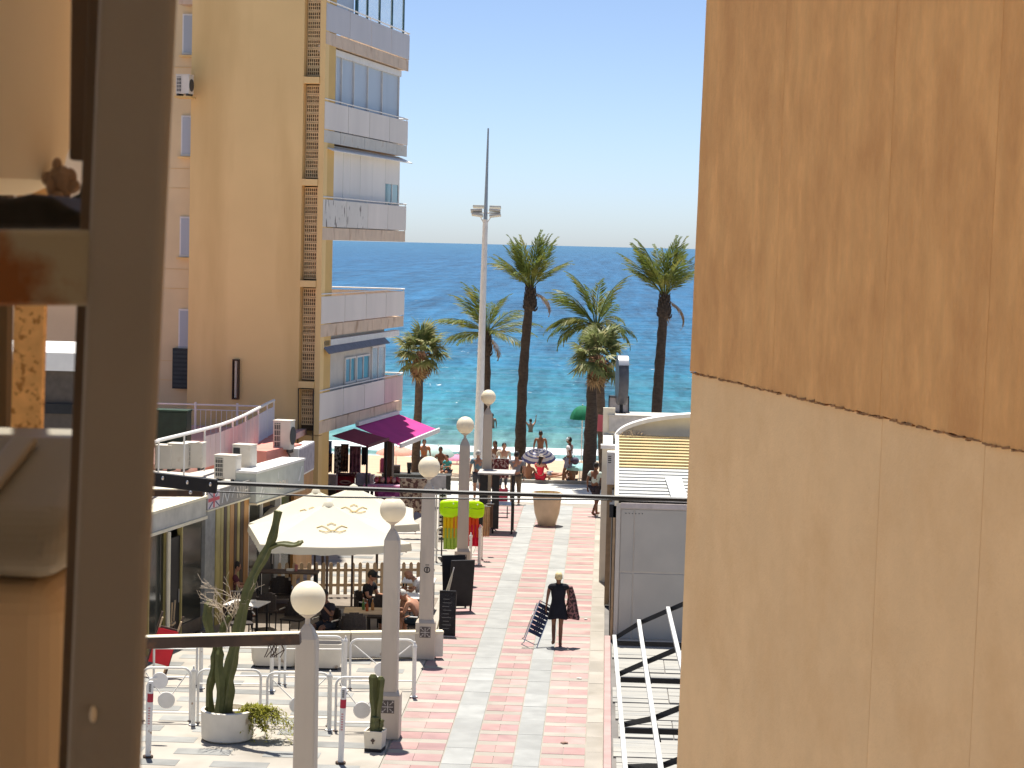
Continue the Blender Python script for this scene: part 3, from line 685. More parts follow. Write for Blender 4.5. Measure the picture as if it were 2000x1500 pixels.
tag(ce.build('crumbling_edge', M['wall_edge'], rw), kind='stuff')

# ================================================================== KIOSKS ON THE RIGHT
K0 = (.36, 48.56, 0)
ks = thing('kiosk', 'grey panelled kiosk with louvred roof at the right edge of the street', 'kiosk', K0)
MB().bx(.0,3.6,.03,15,.0,3.15).build('wall', M['kiosk_frame'], ks)
for (xa, xb) in ((.02,.40),(.43,1.64),(1.67,3.5)):
    for (za, zc) in ((.04,1.55),(1.59,3.02)):
        MB().bx(xa+.09 if xa < .1 else xa, xb, .012, .028, za, zc).build('panel', M['kiosk_grey'], ks, bevel=.006)
MB().bx(-.0,.095,-.004,.026,0,3.15).build('corner_trim', M['kiosk_frame'], ks)
MB().bx(.1,3.5,-.01,.026,3.05,3.17).build('head_trim', plain((.58,.50,.46)), ks)
MB().bx(-.07,-.012,.05,.20,0,3.1).build('post', plain((.42,.30,.18)), ks)
MB().bx(-.09,-.012,.25,6.5,.0,2.95).build('side_shutter', M['black'], ks)
MB().bx(-.16,.10,.05,.5,2.82,3.12).build('gutter_box', M['black'], ks)
for q in range(6): MB().sphere((.22+.075*q,.008,2.93),(.012,.012,.012),8,6).build('bolt', M['ac_dark'], ks)
MB().tube([(1.66,.004,.75),(1.66,-.02,.80),(1.66,-.02,.95),(1.66,.004,1.0)], .012, 6).build('handle', M['steel'], ks)
n_s = 21
for q in range(n_s):
    t = (q+.5)/n_s; c = Vector((1.75, .05+4.0*t, 3.19+1.17*t))
    MB().obox(c+Vector((0,0,.02)), 3.4, .165, .03, Matrix.Rotation(rad(4 if q > 9 else 10), 3, 'X')).build('louvre', M['louvre_white'] if q < 10 else M['louvre_yellow'], ks)
MB().slab([(.05,.05,3.16),(3.45,.05,3.16),(3.45,4.05,4.30),(.05,4.05,4.30)], -.02).build('roof_sheet', plain((.16,.13,.10)), ks)
MB().bar((.0,.0,3.16),(.0,4.1,4.34),.09,.14).build('roof_edge', M['cream'], ks)
MB().slab([(1.25,.15,3.30),(1.62,.15,3.30),(1.50,1.3,3.66),(1.12,1.3,3.66)], .02).build('roof_pane', mat('frosted_sheet',(.62,.64,.63),.4,.05,3), ks)
arc = [(3.6,4.24)] + [(.02+2.5*(1-math.cos(PI/2*q/14)) if False else 2.55-2.5*math.cos(PI/2*q/14), 4.26+.62*math.sin(PI/2*q/14)) for q in range(15)] + [(3.6,4.88)]
MB().prism(arc, 4.35, 5.6, 'y').build('hood', M['cream'], ks)
rim = MB(); pts = [(2.55-2.58*math.cos(PI/2*q/14), 4.25, 4.28+.64*math.sin(PI/2*q/14)) for q in range(15)] + [(3.6,4.25,4.92)]
for i in range(len(pts)-1): rim.bar(pts[i], pts[i+1], .5, .09)
rim.build('hood_rim', M['white_metal'], ks)
ws = MB(); r3 = random.Random(5)
for q in range(40):
    p = Vector((r3.uniform(.05,.65), r3.uniform(3.9,4.15), 4.30)); d = Vector((r3.uniform(-.12,.16), r3.uniform(-.05,.05), r3.uniform(.03,.22)))
    ws.tube([p, p+d*.5+Vector((0,0,.03)), p+d], .008, 3)
ws_ = thing('dry_creeper', 'dry yellow creeper on the edge of the kiosk roof', 'plant', (K0[0]+.1, K0[1]+4, 4.3)); 
o = ws.build('stems', M['twig'], ws_); o.location = (-.1,-4,-4.3); tag(o, kind='stuff')
k2 = thing('rear_kiosk', 'low flat roofed grey building behind the louvred kiosk', 'kiosk', (.30, 63.8, 0))
MB().bx(0,6,0,7,0,3.5).build('wall', M['cream'], k2); MB().bx(-.12,6,-.25,.25,3.502,3.95).build('roof_edge', plain((.46,.44,.42)), k2)
MB().bx(-.15,6,-.28,.3,3.952,4.0).build('coping', M['roof_white'], k2); MB().bx(-.1,6,.252,7.1,3.502,3.54).build('roof', M['roof_white'], k2)
pw = thing('side_wall', 'narrow cream wall pier between the two kiosks', 'wall', (.0, 57.0, 0))
MB().bx(0,.36,6.6-.0,6.75,0,4.2).bx(0,.34,0,.25,0,3.6).build('pier', M['cream'], pw); MB().bx(-.04,.4,-.05,.3,3.602,3.7).build('cap', M['white_metal'], pw)
MB().bx(.02,.30,.252,6.59,0,3.4).build('wall_panel', M['cream'], pw)
cbx = thing('meter_cabinet', 'white meter cabinet fixed high beside the louvred roof', 'cabinet', (.13, 53.3, 3.05))
MB().bx(0,.24,0,.4,0,.82).build('case', M['white_metal'], cbx, bevel=.01); MB().bx(.02,.22,-.012,-.002,.04,.78).build('door', M['white_metal'], cbx)
for q in range(4): MB().bx(.02,.1,-.02,-.013,.55+.05*q,.57+.05*q).build('vent_slot', M['ac_dark'], cbx)
MB().bx(.02,.22,.05,.3,-3.05,-.01).build('pedestal', plain((.40,.28,.16)), cbx)
pt = thing('pink_tarp', 'small coral pink tarp hanging at the corner of the rear kiosk', 'tarp', gy(1166,842,64.5))
MB().slab([(0,0,0),(.30,0,-.02),(.31,.02,.48),(.02,.02,.50)], .03).build('cloth', mat('coral_tarp',(.62,.16,.18),.8,.1,3,trans=.15), pt)
p = gy(1213,806,70)
rs = thing('round_sign', 'big round shop sign seen edge on above the rear kiosk roof', 'sign', (p.x,p.y,p.z-.06), rad(8))
dsc = MB(); n_ = 28; v = []; R_ = .80
prof = [(R_*.96,-.16),(R_,-.12),(R_,.12),(R_*.96,.16)]
v = [(d_, r_*math.sin(2*PI*j/n_)*.62, 1.12+r_*math.cos(2*PI*j/n_)) for r_, d_ in prof for j in range(n_)]
f = [(i*n_+j, i*n_+(j+1)%n_, (i+1)*n_+(j+1)%n_, (i+1)*n_+j) for i in range(3) for j in range(n_)]
dsc.add(v, f + [tuple(reversed(range(n_))), tuple(range(3*n_,4*n_))]); dsc.build('disc', plain((.09,.09,.10),rough=.35), rs, smooth=True)
v = [(d_, r_*math.sin(2*PI*j/n_)*.62, 1.12+r_*math.cos(2*PI*j/n_)) for r_, d_ in ((R_+.006,-.17),(R_+.03,-.17),(R_+.03,.17),(R_+.006,.17)) for j in range(int(n_))]
MB().add(v, [(i*n_+j, i*n_+(j+1)%n_, ((i+1)%4)*n_+(j+1)%n_, ((i+1)%4)*n_+j) for i in range(4) for j in list(range(0,4))+list(range(24,28))]).build('rim', M['steel'], rs, smooth=True)  # steel only across the top paints the lit rim, dark disc its shade
MB().bx(-.05,.05,-.05,.05,0,.35).build('stem', M['black'], rs); MB().bx(-.14,.14,-.1,.1,0,.03).build('base_plate', M['steel'], rs)
p = gy(1190,806,69.2); 
pb = thing('roof_box', 'pale box with dark outline behind the round sign foot', 'box', (p.x,p.y+1.2,p.z-.05))
MB().bx(0,.62,0,.5,0,.46).build('case', plain((.52,.48,.46)), pb)
fr = MB().bx(-.03,-.001,-.03,.53,0,.5).bx(.621,.65,-.03,.53,0,.5).bx(-.03,.65,-.03,.53,.462,.5).build('edge_frame', M['black'], pb)

# pergola frame of the right terrace: lit rails painted pale, shaded rafters and ties black
pg = thing('pergola', 'uncovered terrace frame, lit rails painted pale and shaded rafters black, at the lower right', 'pergola')
pa, pb_, pc = gz(1200,1245,2.4), gz(1248,1215,2.7), gz(1305,1190,3.0)
pa2, pb2, pc2 = gz(1222,1510,2.4), gz(1292,1510,2.7), gz(1328,1262,3.0)
def ext(a, b_, t): return a + (b_-a)*t
pc2 = pc + (pb2-pb_)*1.0
for a_, b_ in ((pa,pa2),(pb_,pb2),(pc,pc2)):
    MB().bar(ext(a_,b_,-.01), ext(a_,b_,1.5), .065, .06).build('rail', M['louvre_white'], pg, bevel=.008)
Ls_ = (pa2-pa).length
for y in (1247, 1318, 1416, 1498, 1610):
    a_ = gz(1200+(y-1245)*.08, y, 2.36); t = (a_.y-pa.y)/(pa2.y-pa.y)
    b_ = ext(pb_,pb2,t) - Vector((0,0,.05)); c_ = ext(pc,pc2,t) - Vector((0,0,.05))
    MB().bar(a_, b_, .04, .075).build('rafter', M['black'], pg); MB().bar(b_+(b_-a_)*.02, c_+(c_-b_)*2.2, .04, .075).build('rafter', M['black'], pg)
    MB().bar(a_+Vector((.05,0,-.07)), a_+Vector((3.6,0,-.07)), .06, .08).build('tie_beam', M['black'], pg)
    e_ = b_+Vector((.03,0,-.04)); MB().bar(e_, Vector((b_.x+.10,b_.y,a_.z-.03)), .04, .05).build('strut', M['black'], pg)
for t in (0, .55, 1.1):
    q = ext(pa,pa2,t); MB().bx(q.x+3.5,q.x+3.6,q.y-.05,q.y+.05,0,3.4).build('post', M['black'], pg)
for y_ in (48.0, 44.5, 41, 37.5):
    pass

# ================================================================== THE BALCONY WE LOOK FROM
hb = thing('added_balcony_shell', 'added unseen shell of the balcony the view is taken from, there for shade', 'building')  # unseen balcony shell, put in to shade the frame by the lens
MB().bx(-7,6,-1.6,-1.2,0,14).build('wall', plain((.78,.73,.66)), hb); MB().bx(-7,2.0,-1.19,2.2,10.45,10.7).build('unseen_shade_ceiling', plain((.74,.70,.64)), hb)
MB().bx(-7,.9,-1.19,3.0,7.2,7.4).build('unseen_bounce_floor', plain((.62,.52,.42)), hb)  # unseen floor carried outward so its sunny strip bounces light
MB().bx(-3.2,-3.0,-1.19,2.2,7.4,10.44).build('balcony_side_wall', plain((.62,.57,.50)), hb)
nf = thing('railing_frame', 'brown grey painted balcony frame with rust stained crossbar close to the lens', 'railing')
def quad_block(name, pxs, Y, depth, m, parent, bevel=.004):
    a = [gy(x, y, Y) for x, y in pxs]; b_ = [p + Vector((0,depth,0)) for p in a]
    return MB().add(a+b_, [(0,1,2,3),(7,6,5,4),(0,4,5,1),(1,5,6,2),(2,6,7,3),(3,7,4,0)]).build(name, m, parent, bevel=bevel, seg=3)
quad_block('post', [(218,-700),(374,-700),(236,2250),(95,2250)], 1.35, .012, M['frame_near'], nf, .006)
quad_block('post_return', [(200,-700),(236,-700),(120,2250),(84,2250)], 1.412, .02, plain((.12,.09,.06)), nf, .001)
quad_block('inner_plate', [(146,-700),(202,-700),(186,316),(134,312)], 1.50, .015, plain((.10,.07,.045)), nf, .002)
quad_block('crossbar', [(-2600,446),(186,449),(178,597),(-2600,600)], 1.353, .008, M['frame_rust'], nf, .004)
quad_block('post', [(-2560,-700),(-2400,-700),(-2540,2250),(-2700,2250)], 1.35, .012, M['frame_near'], nf, .006)
p = gy(182,1395,1.345); MB().sphere(p, (.0022,.004,.0055), 10, 8).build('bolt', M['cream'], nf, smooth=True)
cv = thing('rolled_cover', 'rolled beige cloth cover hanging in the upper left opening', 'cover', gy(-40,350,1.75))
pr = []; c0 = Vector(cv.location)
MB().lathe([(.04,-.012),(.066,.0),(.074,.03),(.075,.3),(.075,1.36)], 28, sx=1.0, sy=.75).build('cloth', M['fabric_beige'], cv, smooth=True)
tf_ = MB(); r4 = random.Random(9)
kp = gy(122,352,1.72)-c0
for q in range(16):
    d = Vector((r4.gauss(0,.005), r4.gauss(0,.004), r4.gauss(-.002,.011)))
    tf_.sphere(kp+d, (r4.uniform(.004,.008),.006,r4.uniform(.004,.008)), 10, 8)
tf_.tube([kp+Vector((.002,0,-.01)),kp+Vector((.006,0,-.022)),kp+Vector((.003,0,-.034))], [.004,.003,.002], 6)
tf_.sphere(kp, (.008,.008,.012), 10, 8)
tf_.build('tie_knot', plain((.24,.16,.10)), cv, smooth=True)
ds = thing('dark_tray', 'dark lumpy tray on top of the rusty crossbar', 'tray', gy(80,445,1.45))
b0 = Vector(ds.location); 
pl_ = [((gy(x,y,1.45)-b0).x, (gy(x,y,1.45)-b0).z) for x, y in ((-300,448),(182,448),(182,416),(150,412),(128,402),(100,384),(60,378),(20,386),(-20,384),(-300,384))]
MB().prism(pl_, 0, .12, 'y').build('tray_body', plain((.022,.020,.016),var=.4,scale=40), ds, bevel=.004)
pd = [((gy(x,y,1.62)-b0).x, (gy(x,y,1.62)-b0).z) for x, y in ((140,410),(176,410),(176,358),(158,360),(155,378),(141,384))]
MB().prism(pd, .17, .20, 'y').build('clip', plain((.02,.03,.03)), ds)
ck = thing('cork_pillar', 'granulated cork coloured pillar behind the rusty crossbar', 'pillar', gy(42,900,1.95))
b0 = Vector(ck.location); w0 = (gy(12,700,1.95)-b0).x; w1 = (gy(74,700,1.95)-b0).x
MB().add([(w0-.024,0,-1.38),(w1-.026,0,-1.38),(w1-.026,.012,-1.38),(w0-.024,.012,-1.38),(w0+.038,0,1.65),(w1+.036,0,1.65),(w1+.036,.012,1.65),(w0+.038,.012,1.65)], [(0,3,2,1),(4,5,6,7),(0,1,5,4),(1,2,6,5),(2,3,7,6),(3,0,4,7)]).build('board', M['cork'], ck)
MB().bx(w0-.09,w0-.008,.03,.05,-1.38,1.65).build('side_strip', plain((.10,.07,.04)), ck)
ht = thing('gas_heater', 'beige plastic appliance with rounded lid at the lower left of the balcony', 'appliance', gy(-120,1128,1.62))
b0 = Vector(ht.location)
xr = (gy(118,1128,1.62)-b0).x
MB().bx(-.18, xr, 0, .22, -1.34, -.002).build('body', M['plastic_beige'], ht, bevel=.035, seg=6)
zt = (gy(118,1020,1.62)-b0).z
ld = MB().add([(-.19,-.006,0),(xr+.002,-.006,0),(xr+.002,.23,0),(-.19,.23,0),(-.19,-.004,zt),(xr+.006,-.004,zt),(xr+.006,.23,zt),(-.19,.23,zt),
     (-.18,.10,zt+.052),(xr+.010,.10,zt+.056),(xr+.010,.20,zt+.056),(-.18,.20,zt+.056)],
     [(3,2,1,0),(0,1,5,4),(1,2,6,5),(2,3,7,6),(3,0,4,7),(4,5,9,8),(5,6,10,9),(6,7,11,10),(7,4,8,11),(8,9,10,11)])
ld.build('lid', plain((.25,.23,.18),rough=.5,var=.05), ht, bevel=.022, seg=6)
for q in range(2): MB().bar((-.03+.055*q,-.002+.012,zt+.012),(-.012+.055*q,.09,zt+.055),.022,.008).build('lid_rib', plain((.29,.265,.21),rough=.5,var=.05), ht, bevel=.003)
# dark fronted block further left, seen through the lower opening
db = thing('dark_building', 'dark fronted block under a white fascia seen through the frame opening', 'building', (-11.35, 47, 0))
MB().bx(-14,-.02,.0,5,3.3,5.95).build('front', plain((.085,.068,.055)), db); MB().bx(-14,.06,-.15,5,5.96,6.36).build('fascia', M['white_metal'], db)
MB().bx(-14,.0,-.10,-.004,5.0,5.22).build('dark_band', M['black'], db)
# beams and cables over the street
def px_beam(name, label, pts_, Y, w, hgt, m, lit=None):
    a_, b_ = gy(*pts_[0], Y), gy(*pts_[1], Y)
    t = thing(name, label, 'beam', b_); MB().bar(a_-b_, (0,0,0), w, hgt).build('bar', m, t, bevel=.004); return t
b1 = px_beam('bracket', 'black bolted bracket holding the thick cable on the left', [(-500,842),(424,950)], 16, .05, .105, M['black'])
for x, y in ((318,934),(366,942),(411,946)):
    q = gy(x,y,15.97)-b1.location; MB().sphere(q,(.012,.012,.016),8,6).build('bolt', M['steel'], b1)
b2_ = px_beam('bracket', 'brown bracket with sunlit top edge painted pale just under the black one', [(-500,955),(398,963)], 16.3, .10, .05, M['beam'])
q = gy(398,957,16.3)-b2_.location; q0 = gy(-500,949,16.3)-b2_.location; MB().bar(q0+Vector((0,.0,.006)), q+Vector((0,0,.006)), .09, .008).build('sunlit_paint_strip', M['cream_trim'], b2_)  # cream strip paints the sunlit top of the bracket
q = gy(372,962,16.22)-b2_.location; MB().sphere(q,(.014,.012,.014),8,6).build('bolt', M['steel'], b2_)
b3 = px_beam('beam', 'rusty brown cross beam with sunlit top painted pale, ending at the nearest lamp post', [(-400,1274),(587,1247)], 25, .16, .125, M['beam'])
q0 = gy(-400,1262,25)-b3.location; q1 = gy(585,1236,25)-b3.location; MB().bar(q0+Vector((0,0,.004)), q1+Vector((0,0,.004)), .15, .012).build('sunlit_paint_strip', M['cream_trim'], b3)  # sunlit top of the beam, painted as a cream strip
tw_ = MB(); r5 = random.Random(2)
for q in range(9):
    p = gy(538+r5.uniform(-14,12),1258,24.9)-b3.location; tw_.tube([p,p+Vector((r5.uniform(-.05,.04),0,-.07)),p+Vector((r5.uniform(-.1,.06),0,-.16))], .006, 4)
tag(tw_.build('dry_stem', M['wood_dark'], b3), kind='stuff')
for nm, lb, pts_, Y, r in (('cable','thick black cable across the street from the black bracket',[(424,943),(660,953),(900,962),(1100,968),(1335,976),(1800,984)],16,.016),
                            ('cable','thin lower cable across the street from the brown bracket',[(398,959),(660,971),(900,974),(1190,976),(1335,978),(1800,984)],16.3,.0065),
                            ('cable','second thin black cable twisted along the thick one',[(424,945),(560,951),(900,963.5),(1060,968),(1335,977.5),(1800,986)],16.02,.007)):
    p = [gy(x,y,Y) for x, y in pts_]; o = MB().tube([q-p[0] for q in p], r, 6).build(nm, M['cable'], None, smooth=True); o.location = p[0]; tag(o, lb, 'cable', 'cables over the street')

# ================================================================== STREET LAMPS
def make_lamp():
    t = thing('street_lamp', '', 'street lamp', (0,0,0), 0, 'globe lamps along the left edge of the street')
    pl = MB().bx(-.21,.21,-.21,.21,0,.80).add([(-.21,-.21,.80),(.21,-.21,.80),(.21,.21,.80),(-.21,.21,.80),(-.155,-.155,.86),(.155,-.155,.86),(.155,.155,.86),(-.155,.155,.86)],[(0,1,5,4),(1,2,6,5),(2,3,7,6),(3,0,4,7),(4,5,6,7)]).build('plinth', M['lamp_post'], t, bevel=.012)
    for sgn in (-1,1):
        MB().obox((0,sgn*.2145,.60),.235,.012,.235).build('tile_emblem', M['tile_dark'], pl)
    ss = MB()
    for a in range(8): ss.obox((.075*math.cos(a*PI/4),-.2225,.60+.075*math.sin(a*PI/4)),.05,.004,.014,Matrix.Rotation(-a*PI/4,3,'Y'))
    for a in range(4): ss.obox((.09*(-1)**a,-.2227,.60+.09*(1 if a<2 else -1)),.028,.004,.028,Matrix.Rotation(PI/4,3,'Y'))
    ss.obox((0,-.222,.60),.16,.004,.016); ss.obox((0,-.2224,.60),.016,.004,.16)
    tag(ss.build('tile_pattern', plain((.5,.45,.40)), pl), kind='stuff')
    def ring(h, z): return [(-h,-h,z),(h,-h,z),(h,h,z),(-h,h,z)]
    def oct_(h, z, c): return [(-h+c,-h,z),(h-c,-h,z),(h,-h+c,z),(h,h-c,z),(h-c,h,z),(-h+c,h,z),(-h,h-c,z),(-h,-h+c,z)]
    v = []; lev_ = [(.150,.86,.02),(.140,3.50,.02),(.135,3.62,.02),(.085,3.74,.02),(.05,3.80,.015)]
    for h, z, c in lev_: v += oct_(h, z, c)
    f = [(i*8+j,i*8+(j+1)%8,(i+1)*8+(j+1)%8,(i+1)*8+j) for i in range(len(lev_)-1) for j in range(8)] + [tuple(range(32,40))]
    MB().add(v, f).build('pole', M['lamp_post'], t)
    MB().lathe([(.05,3.79),(.035,3.83),(.035,3.89),(.09,3.93),(.12,3.945),(.12,3.955)], 16).build('collar', M['lamp_post'], t, smooth=True)
    MB().sphere((0,0,4.16), .237, 32, 20).build('globe', M['opal'], t, smooth=True)
    return t
L0 = make_lamp()
spots = [(-3.92,28.48,'nearest globe lamp, its beige post cut by the lower edge behind the rusty beam'),
         (-3.75,38.25,'globe lamp standing behind the small cactus pot, plinth tile in view'),
         (-3.72,45.75,'globe lamp with a round sticker on its post beside the menu board'),
         (-3.66,56.6,'globe lamp standing in front of the neon inflatables'),
         (-3.64,67.3,'farthest globe lamp, in front of the tall floodlight mast')]
lamps = []
for i, (x, y, lb) in enumerate(spots):
    o = L0 if i == 0 else copy_tree(L0); o.location = (x, y, 0); o['label'] = lb; o.rotation_euler = (0, 0, rad(2*i-3)); lamps.append(o)
stk = MB(); stk.tube([(.060*math.cos(2*PI*j/20),.060*math.sin(2*PI*j/20),0) for j in range(21)], .009, 5); stk.bx(-.012,.012,-.045,.045,0,.003).bx(-.04,.04,.10,.112,0,.003)
o = stk.build('sticker', M['black'], lamps[2]); o.location = (0.01,-.150,1.95); o.rotation_euler = (PI/2,0,0)

# ================================================================== MAST
p = gy(932,940,79)
ms = thing('floodlight_mast', 'tall white floodlight mast tapering to a thin spike by the beach', 'mast', (p.x,p.y,0)); ms.rotation_euler = (0, rad(.5), 0)
MB().tube([(0,0,0),(0,0,5),(0,0,9.9)], [.185,.135,.095], 14).build('pole', M['white_metal'], ms, smooth=True)
MB().tube([(0,0,9.9),(0,0,11.6),(0,0,13.25)], [.075,.05,.03], 10).build('spike', mat('mast_grey',(.30,.36,.42),.5,.05,3), ms, smooth=True)
for (x, z, a) in ((-.34,10.22,-4),(.34,10.24,4),(-.30,10.05,6),(.36,10.05,-8),(-.28,10.36,0),(.34,10.36,0)):
    MB().obox((x,-.08 if z < 10.3 else .2,z),.42,.24,.075,Matrix.Rotation(rad(a),3,'Y')@Matrix.Rotation(rad(-14),3,'X')).build('floodlight', M['louvre_white'], ms, bevel=.01)
MB().tube([(-.55,0,10.14),(.55,0,10.14)], .03, 8).build('cross_arm', M['white_metal'], ms)
for q in (-.2,.2): MB().tube([(q,0,10.0),(q*.4,0,9.8)], .02, 6).build('brace', M['white_metal'], ms)

# ================================================================== PALMS
def feather_mesh(seed, L, droop, dead=False, nl=34, lean=0.0):
    r = random.Random(seed); mb = MB(); pts = []
    n_ = 12; a = 0; p = Vector((0,0,0))
    for i in range(n_+1):
        pts.append(p.copy()); t = i/n_
        ang = -droop*(t**1.6); p = p + Vector((math.cos(ang), lean*t*.12, math.sin(ang)))*(L/n_)
    mb.tube(pts, [.022*(1-.8*i/n_)*max(1,L/2.2) for i in range(n_+1)], 5)
    for i in range(nl):
        t = .16 + .84*i/nl; q = t*n_; k = min(int(q), n_-1); c = pts[k].lerp(pts[k+1], q-k); tan = (pts[k+1]-pts[k]).normalized()
        side = Vector((0,1,0)); upv = tan.cross(side).normalized()*-1
        ll = L*.27*math.sin(min(1,(t*1.15))*PI*.86+.25)*r.uniform(.8,1.15)
        for s_ in (-1,1):
            d = (tan*r.uniform(.85,1.15) + side*s_*r.uniform(.55,.85) + upv*r.uniform(.05,.38) + Vector((0,0,-.10*droop))).normalized()
            e_ = c + d*ll + Vector((0,0,-ll*.22*r.random())); wv = tan.cross(d).normalized().cross(d).normalized()*.021*max(1,L/2.3)
            mid = c.lerp(e_, .45)
            mb.add([c, mid+wv, e_, mid-wv], [(0,1,2,3)])
    return mb.mesh('frond', M['leaf_dead'] if dead else M['leaf_palm'])
def fan_mesh(seed, L, dead=False):
    r = random.Random(seed); mb = MB(); pl = L*.45
    mb.tube([(0,0,0),(pl*.5,0,-.01),(pl,0,-.03)], [.016,.012,.010], 5)
    n_ = 22; c = Vector((pl,0,-.03)); R_ = L*.62
    for i in range(n_):
        a = rad(-115 + 230*i/(n_-1) + r.uniform(-3,3)); rl = R_*(1-.25*abs(a)/rad(115))*r.uniform(.85,1.1)
        d = Vector((math.cos(a), math.sin(a), .10*math.cos(a*2))); sd_ = Vector((-math.sin(a), math.cos(a), 0))
        m_ = c + d*rl*.55; e_ = c + d*rl + Vector((0,0,-rl*r.uniform(.12,.45)))
        w_ = rl*.075
        mb.add([c, m_+sd_*w_+Vector((0,0,.012)), e_, m_-sd_*w_-Vector((0,0,.008))], [(0,1,2,3)])
    return mb.mesh('fan_leaf', M['leaf_dead'] if dead else M['leaf_fan'])
FE = {k: [feather_mesh(10*k_+s, L, dr, lean=(s-1.5)) for s in range(4)] for k_, (k, L, dr) in enumerate((('up',2.35,.55),('mid',2.35,1.1),('droop',2.1,1.7)))}
FD = [feather_mesh(90+s, 1.9, 2.1, True) for s in range(2)]
FN = [fan_mesh(40+s, 1.25) for s in range(4)]; FND = [fan_mesh(60+s, 1.1, True) for s in range(2)]
def place_leaf(name, me, root, at, az, el, roll, sc):
    o = link(name, me, root)
    o.matrix_local = Matrix.Translation(at) @ (Matrix.Rotation(az,3,'Z') @ Matrix.Rotation(-el,3,'Y') @ Matrix.Rotation(roll,3,'X')).to_4x4() @ Matrix.Diagonal((sc,sc,sc,1))
    return o
def palm(label, base, crown, r0, r1, kind, n_, seed, wind=0.0, bend=.0, group='palms along the beach promenade'):
    base = Vector(base); crown = Vector(crown); t = thing('palm_tree', label, 'palm', base, 0, group); r = random.Random(seed)
    top = crown-base; pts = []; rr_ = []
    for i in range(27):
        u = i/26; p = top*u + Vector((bend*math.sin(u*PI), 0, 0)); pts.append(p)
        rr_.append((r0+(r1-r0)*u)*(1+.05*(i%2))*(1.18 if i == 0 else 1))
    mb = MB().tube(pts, rr_, 12)
    for v_ in mb.v: v_ += Vector((noise.noise(v_*3), noise.noise(v_*3+Vector((7,0,0))), 0))*r0*.16
    mb.build('trunk', M['trunk_fan'] if kind == 'fan' else M['trunk'], t, smooth=True)
    if kind == 'fan':
        bt = MB().lathe([(r1*1.0,-.95),(r1*2.0,-.80),(r1*2.3,-.5),(r1*1.9,-.15),(r1*1.0,.08)], 12)
        for q in range(70):
            a = r.uniform(0,2*PI); z = r.uniform(-.95,.05); d = Vector((math.cos(a),math.sin(a),0)); rad_ = r1*2.0
            bt.tube([d*rad_*.8+Vector((0,0,z)), d*(rad_+.05)+Vector((0,0,z+.02)), d*(rad_+r.uniform(.06,.15))+Vector((0,0,z-r.uniform(.02,.14)))], [.028,.02,.006], 4)
    else:
        bt = MB().lathe([(r1*1.0,-.85),(r1*1.45,-.68),(r1*1.6,-.5),(r1*1.25,-.25),(r1*.85,.0),(r1*.8,.2)], 12)
        for q in range(60):
            a = q*2.4; z = -.80 + .9*q/60; d = Vector((math.cos(a),math.sin(a),0)); rad_ = r1*(1.5-.6*(q/60))
            bt.tube([d*rad_*.7+Vector((0,0,z-.05)), d*(rad_+.03)+Vector((0,0,z+.03)), d*(rad_+.06)+Vector((0,0,z+.14))], [.045,.035,.012], 4)
    o = bt.build('boots', M['boot'] if kind == 'fan' else M['trunk'], t); o.location = top
    for q in range(n_):
        az = q*2.39996 + r.uniform(-.25,.25); u = q/(n_-1)
        if kind == 'up': el = rad(r.uniform(36,56)) if u < .45 else rad(r.uniform(56,87)); me = FE['up'][q%4] if u > .12 else FE['mid'][q%4]
        elif kind == 'mid': el = rad(r.uniform(2,35)) if u < .5 else rad(r.uniform(40,82)); me = FE['mid'][q%4]
        elif kind == 'droop': el = rad(r.uniform(-5,38)) if u < .6 else rad(r.uniform(42,80)); me = FE['droop' if u < .6 else 'mid'][q%4]
        if kind == 'fan':
            el = rad(-35+110*u+r.uniform(-14,14)); me = FN[q%4]
            place_leaf('frond', me, t, top+Vector((0,0,-.1+.25*u)), az, el, r.uniform(-.5,.5), r.uniform(.85,1.1))
        else:
            az2 = az + wind*math.sin(az)*.7
            place_leaf('frond', me, t, top+Vector((math.cos(az)*r1*.5,math.sin(az)*r1*.5,.05+.12*u)), az2, el, r.uniform(-.5,.5), r.uniform(.82,1.08))
    if kind == 'fan':
        for q in range(6): place_leaf('dead_frond', FND[q%2], t, top+Vector((0,0,-.25)), q*.75+r.random(), rad(r.uniform(-78,-45)), 0, r.uniform(.7,.95))
    else:
        for q in range(5 if kind == 'droop' else 2): place_leaf('dead_frond', FD[q%2], t, top+Vector((0,0,-.1)), q*1.3+r.random(), rad(r.uniform(-30,5)), 0, r.uniform(.7,.9))
    return t
def gp(px, py, Y): p = gy(px, py, Y); return p
def pbase(px, py, Y): p = gy(px, py, Y); return (p.x, Y, 0 if Y < 81 else beach_z(Y)-.05)
palm('tallest upright palm with slim curving trunk in the middle of the beach', pbase(1016,905,85), gy(1036,566,85), .235, .16, 'up', 27, 1, wind=.5, bend=-.10)
palm('tall upright palm rising behind the kiosk at the far right', pbase(1272,930,84), gy(1298,580,84), .24, .165, 'up', 27, 2, wind=.3)
palm('palm half hidden behind the floodlight mast with spreading fronds', pbase(947,930,89), gy(951,655,89), .16, .13, 'mid', 26, 3, wind=.6, bend=.05)
palm('thick trunked drooping palm left of the rear kiosk', pbase(1149,945,81.6), gy(1163,640,81.6), .27, .20, 'droop', 32, 4, wind=1.0)
palm('short fan palm beside the balconies of the ochre tower', pbase(810,925,83), gy(822,690,83), .165, .15, 'fan', 27, 5)
palm('short fan palm in front of the thick trunked drooping palm', pbase(1180,930,79.3), gy(1170,698,79.3), .16, .15, 'fan', 27, 6)
